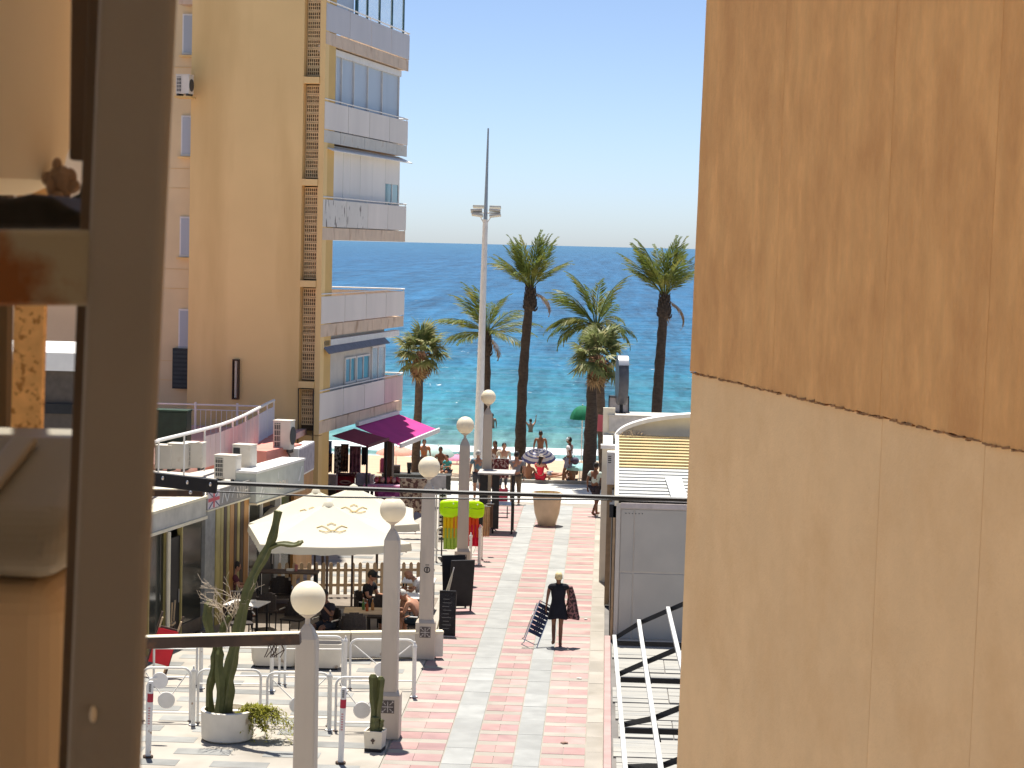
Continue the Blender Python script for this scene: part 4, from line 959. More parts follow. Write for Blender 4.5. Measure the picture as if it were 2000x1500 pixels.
# ================================================================== PEOPLE
def skin_mesh(name, V, E, R, m, sub=1, root=0):
    me = bpy.data.meshes.new('skeleton'); me.from_pydata([tuple(p) for p in V], E, [])
    o = bpy.data.objects.new('skeleton', me); COL.objects.link(o)
    md = o.modifiers.new('skin', 'SKIN'); md.use_smooth_shade = True; md.branch_smoothing = .6
    sv = me.skin_vertices[0].data
    for i, r in enumerate(R):
        sv[i].radius = r if isinstance(r, tuple) else (r, r); sv[i].use_root = (i == root)
    if sub: s_ = o.modifiers.new('sub', 'SUBSURF'); s_.levels = sub; s_.render_levels = sub
    bpy.context.view_layer.update()
    dg = bpy.context.evaluated_depsgraph_get(); out = bpy.data.meshes.new_from_object(o.evaluated_get(dg))
    bpy.data.objects.remove(o); bpy.data.meshes.remove(me)
    out.name = name; out.materials.clear(); out.materials.append(m); return out
def join_mb(me, mb):
    o = len(me.vertices); bm = bmesh.new(); bm.from_mesh(me)
    vs_ = [bm.verts.new(p) for p in mb.v]
    for q in mb.f:
        try: f_ = bm.faces.new([vs_[i] for i in q]); f_.smooth = True
        except ValueError: pass
    bm.to_mesh(me); bm.free()
STAND = dict(pel=(0,0,.93), sp=(0,0,1.12), ch=(0,0,1.32), nk=(0,.0,1.48), hd=(0,.02,1.56),
    shL=(-.20,0,1.41), elL=(-.26,-.02,1.13), wrL=(-.27,.05,.90), shR=(.20,0,1.41), elR=(.26,-.02,1.13), wrR=(.27,.05,.90),
    hpL=(-.09,0,.90), knL=(-.10,.02,.50), anL=(-.10,-.02,.09), toL=(-.11,.14,.035), hpR=(.09,0,.90), knR=(.10,.02,.50), anR=(.10,-.02,.09), toR=(.11,.14,.035))
WALK = dict(knL=(-.09,.16,.52), anL=(-.09,.20,.10), toL=(-.10,.36,.06), knR=(.09,.02,.50), anR=(.09,-.20,.14), toR=(.10,-.07,.035), elL=(-.23,-.12,1.15), wrL=(-.23,-.10,.92), elR=(.23,.06,1.14), wrR=(.22,.22,.98))
SIT = dict(pel=(0,0,.52), sp=(0,.02,.72), ch=(0,.07,.92), nk=(0,.10,1.07), hd=(0,.13,1.16),
    shL=(-.18,.07,1.0), elL=(-.24,.16,.76), wrL=(-.17,.36,.76), shR=(.18,.07,1.0), elR=(.24,.16,.76), wrR=(.17,.36,.76),
    hpL=(-.10,.04,.50), knL=(-.13,.42,.53), anL=(-.13,.44,.10), toL=(-.14,.60,.04), hpR=(.10,.04,.50), knR=(.13,.42,.53), anR=(.13,.44,.10), toR=(.14,.60,.04))
GROUND = dict(pel=(0,0,.12), sp=(0,-.06,.32), ch=(0,-.08,.52), nk=(0,-.06,.68), hd=(0,-.03,.77),
    shL=(-.18,-.08,.60), elL=(-.24,.08,.40), wrL=(-.16,.28,.40), shR=(.18,-.08,.60), elR=(.24,.08,.40), wrR=(.16,.28,.40),
    hpL=(-.10,.05,.12), knL=(-.14,.40,.42), anL=(-.14,.62,.08), toL=(-.15,.76,.04), hpR=(.10,.05,.12), knR=(.14,.40,.42), anR=(.14,.62,.08), toR=(.15,.76,.04))
LIE = dict(pel=(0,0,.12), sp=(0,-.2,.13), ch=(0,-.4,.14), nk=(0,-.57,.16), hd=(0,-.66,.17),
    shL=(-.18,-.48,.13), elL=(-.26,-.25,.08), wrL=(-.26,-.02,.06), shR=(.18,-.48,.13), elR=(.26,-.25,.08), wrR=(.26,-.02,.06),
    hpL=(-.09,.04,.11), knL=(-.10,.44,.13), anL=(-.10,.84,.08), toL=(-.11,.90,.18), hpR=(.09,.04,.11), knR=(.10,.44,.13), anR=(.10,.84,.08), toR=(.11,.90,.18))
def person(label, loc, rz, pose=None, skin='skin_mid', top=None, bottom=None, hair=None, hat=None, J=None, H_=1.7, fem=False, group=None, sleeves=True, hairlen=0, face=True, dress=None):
    k = H_/1.7; P = dict(STAND)
    if pose: P.update(pose)
    if J: P.update(J)
    P = {a: Vector(b_) for a, b_ in P.items()}
    t = thing('person', label, 'person', loc, rz, group); t.scale = (k,k,k)
    hd = P['hd']; up = (hd - P['nk']).normalized()
    P['cvL'] = P['knL'].lerp(P['anL'],.30); P['cvR'] = P['knR'].lerp(P['anR'],.30)
    for a in 'LR':
        if P['an'+a].z < .13 and pose is not LIE: P['an'+a].z -= .02
    names = ['cvL','cvR','pel','sp','ch','nk','hd','shL','elL','wrL','shR','elR','wrR','hpL','knL','anL','toL','hpR','knR','anR','toR']
    ix = {a: i for i, a in enumerate(names)}
    V = [P[a] for a in names]
    s_ = .9 if fem else 1.0
    R = dict(cvL=.060*s_, cvR=.060*s_, pel=(.150,.118) if fem else (.142,.115), sp=(.132*s_,.105), ch=(.165*s_,.118), nk=.052, hd=.06, shL=.062*s_, elL=.040*s_, wrL=.026*s_, shR=.062*s_, elR=.040*s_, wrR=.026*s_,
             hpL=.098, knL=.056*s_, anL=.040, toL=.034, hpR=.098, knR=.056*s_, anR=.040, toR=.034)
    E = [('pel','sp'),('sp','ch'),('ch','nk'),('nk','hd'),('ch','shL'),('shL','elL'),('elL','wrL'),('ch','shR'),('shR','elR'),('elR','wrR'),
         ('pel','hpL'),('hpL','knL'),('knL','cvL'),('cvL','anL'),('anL','toL'),('pel','hpR'),('hpR','knR'),('knR','cvR'),('cvR','anR'),('anR','toR')]
    body = skin_mesh('body', V, [(ix[a],ix[b_]) for a, b_ in E], [R[a] for a in names], M[skin], root=2)
    # head with nose, ears and chin; hands with five fingers
    fw = Vector((0,1,0)); fw = (fw - up*fw.dot(up)).normalized(); rt = fw.cross(up)
    q = Matrix((rt, fw, up)).transposed(); hc = hd + up*.045
    hb_ = MB(); hb_.sphere(hc, (.075,.095,.115), 16, 12, q)
    hb_.sphere(hc+fw*.035-up*.055, (.055,.06,.06), 12, 8, q)
    hb_.tube([hc+fw*.092+up*.02, hc+fw*.112-up*.018, hc+fw*.092-up*.03], [.009,.014,.008], 6)
    for sg_ in (-1,1): hb_.sphere(hc+rt*sg_*.078-up*.005, (.012,.022,.034), 8, 6, q)
    hb_.tube([P['nk']-up*.03, hc-up*.03], [.055,.05], 10)
    for sd_ in 'LR':
        ft = P['to'+sd_]-P['an'+sd_]; fl_ = Vector((ft.x,ft.y,ft.z+.03)).normalized(); fs_ = fl_.cross(Vector((0,0,1))).normalized(); fm = Matrix((fs_, fl_, fs_.cross(fl_))).transposed()
        hb_.sphere(P['an'+sd_]+fl_*.06-Vector((0,0,.025)), (.043,.125,.040), 10, 8, fm)
        w_ = P['wr'+sd_]; d = (w_-P['el'+sd_]).normalized(); sx_ = -1 if sd_ == 'L' else 1
        inn = Vector((-sx_,0,0)); inn = (inn - d*inn.dot(d)).normalized(); fr_ = d.cross(inn)*(-sx_)
        qm = Matrix((inn, fr_, d)).transposed(); pc_ = w_ + d*.05
        hb_.sphere(pc_, (.016,.040,.055), 10, 8, qm)
        for i, (of, ln) in enumerate(((-.027,.060),(-.009,.074),(.010,.078),(.028,.068))):
            b_ = pc_ + d*.045 + fr_*of; hb_.tube([b_, b_+d*ln*.5+inn*.008, b_+d*ln*.85+inn*.03], [.0095,.009,.006], 6)
        b_ = pc_ - d*.02 + fr_*.032; hb_.tube([b_, b_+d*.03+fr_*.02+inn*.01, b_+d*.06+fr_*.022+inn*.024], [.012,.010,.007], 6)
    join_mb(body, hb_)
    link('body', body, t)
    if face:
        for sg_ in (-1,1):
            MB().sphere(hc+fw*.087+rt*sg_*.032+up*.018, (.012,.008,.008), 8, 6, q).build('eye', M['hair_dark'], t, smooth=True)
        MB().sphere(hc+fw*.094-up*.058, (.026,.008,.007), 8, 6, q).build('mouth', plain((.25,.07,.06)), t, smooth=True)
    if hair:
        hm = MB(); hm.sphere(hc-fw*.018+up*.022, (.086,.098,.112), 16, 10, q)
        # crop the front of the cap away from the face
        keep = [(p-hc).dot(fw) < .055 + .35*max(0,(p-hc).dot(up)-.04) for p in hm.v]
        hm.f = [f_ for f_ in hm.f if all(keep[i] for i in f_)]
        if hairlen: hm.sphere(hc-fw*.055-up*(.03+hairlen*.4), (.07,.045,.07+hairlen*.5), 12, 8, q)
        hr = hm.build('hair', M[hair], t, smooth=True)
        if hair == 'hair_blond':
            for v_ in hr.data.vertices: v_.co += Vector((noise.noise(v_.co*40), noise.noise(v_.co*40+Vector((3,1,0))), noise.noise(v_.co*40+Vector((0,5,2)))))*.012
    if hat:
        col, kind = hat; hm = MB(); hx = hc + up*.035
        if kind == 'cap': hm.sphere(hx, (.09,.108,.09), 14, 8, q); hm.obox(hx+fw*.13+up*.0, .14, .12, .012, q)
        else:
            ring_ = [(hx + rt*math.cos(a)*r_ + fw*math.sin(a)*r_ + up*z_) for r_, z_ in ((.19,0),(.10,.03),(.09,.10),(.03,.12)) for a in [2*PI*j/18 for j in range(18)]]
            hm.add(ring_, [(i*18+j,i*18+(j+1)%18,(i+1)*18+(j+1)%18,(i+1)*18+j) for i in range(3) for j in range(18)] + [tuple(range(54,72))])
        hm.build('hat', plain(col), t, smooth=True)
    def lerp(a, b_, u): return P[a].lerp(P[b_], u)
    if top:
        V2 = [lerp('pel','sp',.25), P['sp'], P['ch'], lerp('ch','nk',.72)]; R2 = [(.165,.132) if not fem else (.155,.128),(.150*s_,.124),(.182*s_,.136),.065]; E2 = [(0,1),(1,2),(2,3)]
        if sleeves:
            for sd_ in 'LR':
                b_ = len(V2); V2 += [P['sh'+sd_], lerp('sh'+sd_,'el'+sd_,.62)]; R2 += [.086*s_, .068*s_]; E2 += [(2,b_),(b_,b_+1)]
        tm = top if isinstance(top, bpy.types.Material) else plain(top, .9)
        link('shirt', skin_mesh('shirt', V2, E2, R2, tm), t)
    if bottom:
        kind, col = bottom; u = {'trunks': .35, 'shorts': .85, 'trousers': 1.0}[kind]
        V2 = [lerp('pel','sp',.2)]; R2 = [(.158,.13)]; E2 = []
        for sd_ in 'LR':
            b_ = len(V2); V2 += [P['hp'+sd_], lerp('hp'+sd_,'kn'+sd_,u)]; R2 += [.116, .092-.015*u]; E2 += [(0,b_),(b_,b_+1)]
            if kind == 'trousers': V2.append(lerp('kn'+sd_,'an'+sd_,.85)); R2.append(.058); E2.append((b_+1,b_+2))
        tm = col if isinstance(col, bpy.types.Material) else plain(col, .9)
        link('trousers' if kind == 'trousers' else 'shorts', skin_mesh('shorts', V2, E2, R2, tm), t)
    if dress:
        tm, z0, flare = dress; n_ = 28; prof = []
        ys_ = [(1.45,.11,.07),(1.38,.18,.11),(1.25,.172,.122),(1.12,.150,.112),(1.02,.162,.125),(.92,.19,.145),(.80,.19+flare*.4,.145+flare*.3),(z0,.20+flare,.16+flare*.8)]
        v = []
        for i, (z_, a_, b_) in enumerate(ys_):
            for j in range(n_):
                th = 2*PI*j/n_; rf = 1 + (.06*math.sin(th*6+1)+.04*math.sin(th*9))*max(0,(1.0-z_))*2.2
                v.append((a_*math.cos(th)*rf, b_*math.sin(th)*rf, z_ + (.02*math.sin(th*3) if i == len(ys_)-1 else 0)))
        MB().add(v, [(i*n_+j,i*n_+(j+1)%n_,(i+1)*n_+(j+1)%n_,(i+1)*n_+j) for i in range(len(ys_)-1) for j in range(n_)]).build('dress', tm, t, smooth=True)
        link('sleeves', skin_mesh('sleeves', [P['ch']+Vector((0,0,.05)), P['shL'], lerp('shL','elL',.4), P['shR'], lerp('shR','elR',.4)], [(0,1),(1,2),(0,3),(3,4)], [(.11,.10),.074,.058,.074,.058], tm), t)
    return t
# the woman walking down the street, seen from behind, folded sun chair under her left arm
wl_ = gz(1088,1263)
wm_ = person('woman in short black dress with cropped blond hair walking towards the beach', (wl_.x,wl_.y,0), rad(4), dict(knL=(-.085,.10,.50), anL=(-.09,-.10,.17), toL=(-.10,.02,.07), knR=(.075,.04,.49), anR=(.07,.02,.09), toR=(.085,.18,.035),
     elL=(-.25,-.05,1.14), wrL=(-.27,.02,.92), elR=(.25,-.03,1.16), wrR=(.22,.14,1.0)), 'skin_dark', hair='hair_blond', H_=1.66, fem=True, dress=(plain((.012,.012,.018),.9), .66, .035), face=True)
m = MB(); r6 = random.Random(4)
v = []; n_ = 14
for i in range(7):
    u = i/6; z = 1.40 - .74*u; wdt = .055 + .10*u
    for j in range(n_):
        th = 2*PI*j/n_; v.append((.27+.10*u+wdt*math.cos(th)*(1+.15*math.sin(3*th+u*5)), .02+.10*math.sin(th)*(1+.2*math.sin(4*th+u*7)), z+.03*math.sin(th*2)*u))
pat = two((.05,.03,.03), (.30,.14,.13), 22, .50, .55)
sc_w = thing('shawl', 'patterned brown and pink beach wrap draped over the blond woman\'s right arm', 'shawl', wm_.location, rad(4)); sc_w.scale = wm_.scale
MB().add(v, [(i*n_+j,i*n_+(j+1)%n_,(i+1)*n_+(j+1)%n_,(i+1)*n_+j) for i in range(6) for j in range(n_)] + [tuple(range(n_)), tuple(range(6*n_,7*n_))]).build('cloth', pat, sc_w, smooth=True)
fc = thing('folding_chair', 'folded aluminium sun chair with dark blue straps carried by the blond woman', 'chair', (wm_.location.x-.40, wm_.location.y-.05, .60), 0); fc.rotation_euler = (rad(-14), rad(27), rad(22))
for sx_ in (-.17,.17):
    MB().tube([(sx_,0,-.62),(sx_,0,.40)], .013, 6).build('frame_tube', M['steel'], fc); MB().tube([(sx_*1.08,.05,-.50),(sx_*1.08,.06,.34)], .013, 6).build('frame_tube', M['steel'], fc)
MB().tube([(-.17,0,.40),(.17,0,.40)], .013, 6).build('frame_tube', M['steel'], fc)
MB().tube([(-.17,0,-.62),(-.17,.10,-.66),(.17,.10,-.66),(.17,0,-.62)], .012, 6).build('frame_tube', M['steel'], fc)
MB().tube([(-.18,.05,-.50),(-.18,.16,-.52),(.18,.16,-.52),(.18,.05,-.50)], .012, 6).build('frame_tube', M['steel'], fc)
for q in range(7): MB().bx(-.18,.18,-.008+.002*(q%2),.002+.002*(q%2),-.36+q*.105,-.275+q*.105).build('strap', plain((.02,.03,.07)), fc)
for q in range(3): MB().bx(-.06+.05*q,-.02+.05*q,-.016,-.009,-.36,.36).build('strap', plain((.025,.03,.06)), fc)
MB().tube([(-.2,.03,.12),(-.24,-.06,.02),(-.2,.03,-.2)], .010, 6).build('armrest', M['steel'], fc)

p = gz(1007,984); person('man in grey t-shirt and khaki trousers with one arm stretched out to the left', (p.x,p.y,0), rad(12), dict(elL=(-.44,.02,1.40), wrL=(-.68,.03,1.43), knL=(-.12,.03,.5), anL=(-.15,0,.09)), 'skin_mid', (.20,.20,.22), ('trousers',(.17,.13,.085)), 'hair_dark', H_=1.80)
p = gz(1111,946,-.25); person('man in white shirt and white cap walking along the sand beside the palm', (p.x,p.y,-.27), rad(70), WALK, 'skin_dark', (.62,.60,.62), ('shorts',(.22,.24,.36)), 'hair_dark', ((.55,.60,.62),'cap'), H_=1.84)
bg_ = thing('waist_bag', 'dark bag at the hip of the man in the white cap', 'bag', (p.x+.22,p.y-.1,.68)); MB().sphere((0,0,0),(.16,.12,.15),12,8).build('bag', plain((.10,.08,.13)), bg_, smooth=True)
MB().tube([(0,0,.12),(-.16,.02,.46),(-.22,.06,.60)], .012, 5).build('strap', plain((.10,.08,.13)), bg_)
p = gz(1161,1008); person('man in pale teal shirt and dark shorts stepping past the kiosk corner', (p.x,p.y,0), rad(-40), WALK, 'skin_dark', (.50,.60,.55), ('shorts',(.035,.03,.04)), 'hair_dark', H_=1.78)
hbag = thing('beach_bag', 'orange and brown shoulder bag of the man beside the kiosk corner', 'bag', (p.x+.28,p.y-.12,1.0)); MB().bx(-.06,.06,-.05,.05,-.45,.28).build('bag', two((.30,.09,.03),(.06,.03,.02),12), hbag, bevel=.03); MB().tube([(0,0,.27),(-.05,0,.42),(-.12,.05,.45)],.012,5).build('strap', M['wood_dark'], hbag)
p = gz(938,1000); person('man in denim blue shirt standing behind the fourth and fifth lamp posts', (gy(934,900,74.5).x,74.5,0), rad(10), None, 'skin_mid', (.13,.22,.27), ('shorts',(.06,.06,.07)), 'hair_grey', H_=1.74)
person('dark haired woman in patterned top behind the dress rail', (gy(967,880,78.5).x,78.5,0), rad(160), None, 'skin_dark', two((.10,.06,.06),(.45,.40,.38),14), ('shorts',(.05,.05,.06)), 'hair_dark', H_=1.72, fem=True, hairlen=.16)
person('dark haired man in beige shirt standing next to the patterned dresses', (gy(984,882,78.0).x,78.0,0), rad(200), None, 'skin_mid', (.42,.36,.28), ('trousers',(.05,.05,.06)), 'hair_dark', H_=1.70)
p = gz(1057,948); person('seated woman in red top and straw hat on the promenade edge', (gy(1056,945,80.52).x,80.52,.12), rad(-25), dict(GROUND, knL=(-.14,.42,.1), anL=(-.14,.5,-.25), toL=(-.15,.62,-.28), knR=(.14,.42,.1), anR=(.14,.5,-.25), toR=(.15,.62,-.28)), 'skin_mid', (.62,.02,.045), ('trunks',(.5,.02,.04)), 'hair_dark', ((.50,.44,.38),'straw'), H_=1.72, fem=True, hairlen=.2)
def bp_(px, py, Y): return (gy(px,py,Y).x, Y, beach_z(Y))
person('bather with wet dark hair standing behind the striped parasol', bp_(1055,890,91), rad(0), dict(), 'skin_dark', None, ('trunks',(.05,.06,.12)), 'hair_dark', H_=1.78)
person('sunbather seated in the shade of the turquoise parasol', bp_(1117,930,83.2), rad(20), GROUND, 'skin_dark', None, ('trunks',(.04,.04,.05)), 'hair_dark', H_=1.75)
person('sunbather lying on the sand right of the striped parasol', bp_(1076,915,88), rad(80), LIE, 'skin_mid', None, ('trunks',(.25,.27,.32)), 'hair_dark')
person('seated bather with brown back beside the striped parasol pole', bp_(1033,930,83), rad(-10), GROUND, 'skin_mid', None, ('trunks',(.10,.30,.30)), 'hair_grey', H_=1.8)
person('dark haired woman seated under the pale teal parasol', bp_(833,885,84.5), rad(100), dict(SIT), 'skin_dark', (.03,.03,.04), ('trunks',(.03,.03,.03)), 'hair_dark', fem=True, hairlen=.15)
person('man with dark hair seated at the right under the pale teal parasol', bp_(862,890,84.3), rad(170), dict(SIT), 'skin_dark', None, ('shorts',(.10,.35,.36)), 'hair_dark')
person('child with brown hair seated by the pale teal parasol', bp_(876,903,83.4), rad(150), dict(SIT), 'skin_mid', (.05,.30,.32), ('shorts',(.04,.05,.08)), 'hair_dark', H_=1.35)
person('sunburnt woman in orange top standing beside the short fan palm', bp_(828,890,83.6), rad(190), None, 'skin_mid', (.55,.20,.08), ('shorts',(.10,.08,.08)), 'hair_dark', H_=1.6, fem=True)
for (px, py, Y, lb) in ((1036,853,118,'swimmer with raised arms in the shallow water behind the tallest palm'), (961,846,121,'swimmer with dark head beside the farthest lamp post')):
    person(lb, (gy(px,py,Y).x,Y,-2.35), rad(30), dict(elL=(-.30,.02,1.55), wrL=(-.34,.03,1.78), elR=(.30,.02,1.55), wrR=(.34,.03,1.78)) if px == 1036 else None, 'skin_mid', None, None, 'hair_dark')

# ================================================================== TERRACE FURNITURE
def make_chair():
    t = thing('rattan_chair', '', 'chair', (0,0,0), 0, 'dark chairs on the cafe terrace')
    MB().bx(-.25,.25,-.24,.24,.41,.46).build('seat', M['rattan'], t, bevel=.015)
    v = MB(); n_ = 8
    for i in range(n_):
        a0 = PI*(.0+i/n_); a1 = PI*(i+1)/n_
        p0 = Vector((.27*math.cos(a0), -.05-.22*math.sin(a0), 0)); p1 = Vector((.27*math.cos(a1), -.05-.22*math.sin(a1), 0)); hh = .66+.22*math.sin((a0+a1)/2)
        v.bar(p0+Vector((0,0,(.46+hh)/2)), p1+Vector((0,0,(.46+hh)/2)), .025, hh-.46)
    v.build('backrest', M['rattan'], t)
    for sx_ in (-1,1):
        MB().tube([(sx_*.27,-.05,.66),(sx_*.27,.2,.65)], .018, 6).build('armrest', M['steel'], t)
        for sy_ in (-1,1): MB().tube([(sx_*.22,sy_*.2,0),(sx_*.23,sy_*.2,.41)], .016, 6).build('leg', M['black'], t)
    return t
def make_table(w_, d_, m):
    t = thing('cafe_table', '', 'table', (0,0,0), 0, 'tables on the cafe terrace')
    MB().bx(-w_/2,w_/2,-d_/2,d_/2,.72,.75).build('table_top', m, t, bevel=.008)
    for sx_ in (-1,1):
        for sy_ in (-1,1): MB().bx(sx_*(w_/2-.06)-.02,sx_*(w_/2-.06)+.02,sy_*(d_/2-.06)-.02,sy_*(d_/2-.06)+.02,0,.719).build('leg', M['black'], t)
    return t
ch0 = make_chair(); first = True
CH = [(470,1212,46.9,200,'dark rattan chair tucked behind the tall cactus'), (515,1190,48.6,30,'dark rattan chair beside the white topped table'), (575,1200,47.6,160,'dark rattan chair left of the nearest globe'),
      (640,1215,46.5,150,'dark rattan chair under the seated person right of the nearest globe'), (715,1165,49.0,250,'dark rattan chair under the guest in black'), (822,1205,47.25,70,'rattan chair with metal arms under the shirtless guest'),
      (690,1215,46.4,10,'dark rattan chair in front of the pale wood table'), (740,1180,48.3,180,'dark rattan chair beyond the pale wood table'), (822,1165,50.2,80,'rattan chair under the bald guest by the picket fence'),
      (548,1160,50.6,190,'rattan chair at the dark counter table'), (450,1150,50.0,290,'rattan chair by the shop window under the guest in maroon')]
CP = {}
for px, py, Y, a, lb in CH:
    o = ch0 if first else copy_tree(ch0); first = False
    o.location = (gy(px,py,Y).x, Y, .0); o.rotation_euler = (0,0,rad(a)); o['label'] = lb; CP[lb.split()[-1]+str(px)] = o.location.copy()
ta = make_table(.85,.8,M['white_metal']); ta.location = (gy(482,1190,47.7).x,47.7,0); ta.rotation_euler.z = rad(-11); ta['label'] = 'white topped table seen behind the tall cactus stem'
tb = make_table(1.15,.8,M['wood_fence']); tb.location = (gy(722,1203,47.2).x,47.2,0); tb.rotation_euler.z = rad(4); tb['label'] = 'pale wood table with bottles behind the second lamp post'
td = make_table(.8,.8,M['white_metal']); td.location = (gy(818,1140,51.7).x,51.7,0); td['label'] = 'white table close to the picket fence'
te = make_table(.8,.8,M['white_metal']); te.location = (gy(805,1160,49.4).x,49.4,0); te['label'] = 'white table between the shirtless guest and the bald guest'
tc_ = make_table(1.5,.6,M['wood_dark']); tc_.location = (gy(562,1135,50.9).x,50.9,.25); tc_.rotation_euler.z = rad(3); tc_['label'] = 'long dark high table under the parasols'
for c in kids(tc_):
    if c.name.startswith('leg'): c.scale.z = 1.0
MB().bx(-.7,.7,-.25,.25,-.25,-.002).build('base_box', M['wood_dark'], tc_)
r7 = random.Random(8)
def item(name, lb, cat, loc, group=None): return thing(name, lb, cat, loc, 0, group)
for (tt, dx, dy, col, lb) in ((tb,-.15,.05,(.10,.20,.05),'green glass bottle on the pale wood table'),(tb,-.05,-.12,(.35,.08,.02),'red sauce bottle on the pale wood table'),(tb,.06,.02,(.42,.20,.06),'amber beer bottle on the pale wood table')):
    q = item('bottle', lb, 'bottle', (tt.location.x+dx,tt.location.y+dy,.751)); MB().lathe([(.032,0),(.034,.02),(.034,.14),(.014,.19),(.013,.25)],12).build('glass', plain(col,.2), q, smooth=True); MB().lathe([(.015,.251),(.015,.265)],10).build('cap', M['steel'], q)
for (tt, dx, dy, lb) in ((ta,.1,.1,'white napkin stack on the white topped table'),(tc_,.05,.05,'white napkin stack on the long dark table')):
    q = item('napkins', lb, 'napkins', (tt.location.x+dx,tt.location.y+dy,tt.location.z+.751)); MB().bx(-.09,.09,-.06,.06,0,.05).build('paper', M['white_metal'], q)
q = item('cup', 'pink paper cup on the long dark table', 'cup', (tc_.location.x+.2,tc_.location.y,tc_.location.z+.751)); MB().lathe([(.03,0),(.045,.16)],12).build('cup', plain((.5,.2,.2)), q)
for (dx, lb) in ((-.15,'clear water bottle under the pale wood table'),(.12,'second clear bottle beside it under the pale wood table')):
    q = item('bottle', lb, 'bottle', (tb.location.x+dx-.2,tb.location.y-.2,0)); MB().lathe([(.045,0),(.05,.03),(.05,.2),(.02,.28),(.02,.32)],12).build('glass', plain((.4,.42,.42),.15), q, smooth=True)
def at_chair(px): return [v_ for k_, v_ in CP.items() if k_.endswith(str(px))][0]
c = at_chair(450); person('guest in maroon top seated by the shop window', c, rad(290), SIT, 'skin_mid', (.11,.03,.045), ('shorts',(.05,.04,.05)), 'hair_dark')
c = at_chair(640); person('guest in dark clothes with brown arms seated right of the nearest globe', c, rad(150), dict(SIT, wrL=(-.10,.30,.98), wrR=(.12,.34,.95)), 'skin_dark', (.03,.025,.03), ('shorts',(.03,.03,.035)), 'hair_dark')
c = at_chair(715); person('guest dressed in black seated in front of the picket fence', c, rad(250), SIT, 'skin_mid', (.012,.012,.014), ('trousers',(.012,.012,.014)), 'hair_dark', ((.02,.02,.02),'cap'), H_=1.78)
c = [v_ for k_, v_ in CP.items() if k_.startswith('guest822')][0]; person('shirtless sunburnt guest in red cap leaning over beside the lamp post', c, rad(70), dict(SIT, sp=(0,.06,.72), ch=(0,.20,.88), nk=(0,.32,.98), hd=(0,.40,1.02), shL=(-.18,.22,.93), shR=(.18,.22,.93), elL=(-.22,.30,.68), elR=(.22,.30,.68), wrL=(-.14,.48,.70), wrR=(.14,.48,.70)), 'skin_mid', None, ('shorts',(.02,.03,.04)), 'hair_grey', ((.28,.04,.04),'cap'), H_=1.78)
c = [v_ for k_, v_ in CP.items() if k_.startswith('fence822')][0]; person('bald sunburnt guest leaning on the white table by the picket fence', c, rad(85), dict(SIT, ch=(0,.12,.90), nk=(0,.20,1.03), hd=(0,.27,1.08)), 'skin_mid', (.55,.52,.50), ('shorts',(.05,.05,.06)), None)

# parasols
def make_parasol(w_, d_, name_label):
    t = thing('parasol', name_label, 'parasol', (0,0,0), 0, 'cream parasols of the cafe terrace')
    zt, ze = 3.10, 2.40; n_ = 10
    for k_ in range(4):                         # four sagging panels, each with its valance
        c0_ = [(-w_/2,-d_/2),(w_/2,-d_/2),(w_/2,d_/2),(-w_/2,d_/2)][k_]; c1_ = [(w_/2,-d_/2),(w_/2,d_/2),(-w_/2,d_/2),(-w_/2,-d_/2)][k_]
        v = []; f = []
        for i in range(n_+1):
            u = i/n_; tt = .06 + .94*u
            for j in range(n_+1):
                s_ = j/n_; x = (c0_[0]*(1-s_)+c1_[0]*s_)*tt; y = (c0_[1]*(1-s_)+c1_[1]*s_)*tt
                z = zt - (zt-ze)*tt - .10*math.sin(PI*s_)*math.sin(PI*min(1,tt*.55))*.9 - .05*math.sin(PI*tt)
                ri = .10*math.sin(PI*s_)*(tt**3)*.35; v.append((x*(1-ri), y*(1-ri), z))
        for i in range(n_):
            for j in range(n_): f.append((i*(n_+1)+j, i*(n_+1)+j+1, (i+1)*(n_+1)+j+1, (i+1)*(n_+1)+j))
        me = MB().add(v, f).mesh('canopy_panel', M['canvas'], True); link('canopy_panel', me, t)
        v2 = []; f2 = []
        for j in range(n_*2+1):
            s_ = j/(n_*2); a_ = n_*(n_+1); lo = min(int(s_*n_), n_-1); p = Vector(v[a_+lo]).lerp(Vector(v[a_+lo+1]), s_*n_-lo)
            v2 += [p*1.002, p*1.012 - Vector((0,0,.15+.025*abs(math.sin(s_*PI*6))+.012*p.z))]
        for j in range(n_*2): f2.append((2*j,2*j+2,2*j+3,2*j+1))
        MB().add(v2, f2).build('valance', M['canvas'], t, smooth=True)
    MB().lathe([(.14,3.03),(.10,3.12),(.02,3.16)], 12).build('finial', M['canvas'], t, smooth=True)
    MB().tube([(0,0,0),(0,0,3.06)], .03, 8).build('pole', M['wood_dark'], t)
    for (x, y) in ((-1,-1),(1,-1),(1,1),(-1,1),(0,-1),(0,1),(-1,0),(1,0)):
        MB().tube([(0,0,2.78),(x*w_/2*.95,y*d_/2*.95,2.20)], .012, 5).build('rib', M['wood_dark'], t)
    MB().bx(-.3,.3,-.3,.3,0,.08).build('base', plain((.3,.28,.26)), t)
    lg_ = MB(); sl_ = math.atan2(zt-ze, d_/2)
    def curl(pts): 
        out = []
        for (x, u) in pts: 
            tt = u; out.append((x, -d_/2*tt, zt-(zt-ze)*tt+.012-.05*math.sin(PI*tt)-.085*math.sin(PI*min(1,tt*.55))*.95+.005))
        return out
    for pts in (((-.34,.50),(-.22,.46),(-.12,.50),(-.02,.58)),((.34,.50),(.22,.46),(.12,.50),(.02,.58)),((-.10,.44),(0,.40),(.10,.44)),((-.30,.56),(-.15,.60),(0,.56),(.15,.60),(.30,.56))):
        lg_.tube(curl(pts), .010, 5)
    lg_.build('gold_emblem', M['gold'], t)
    return t
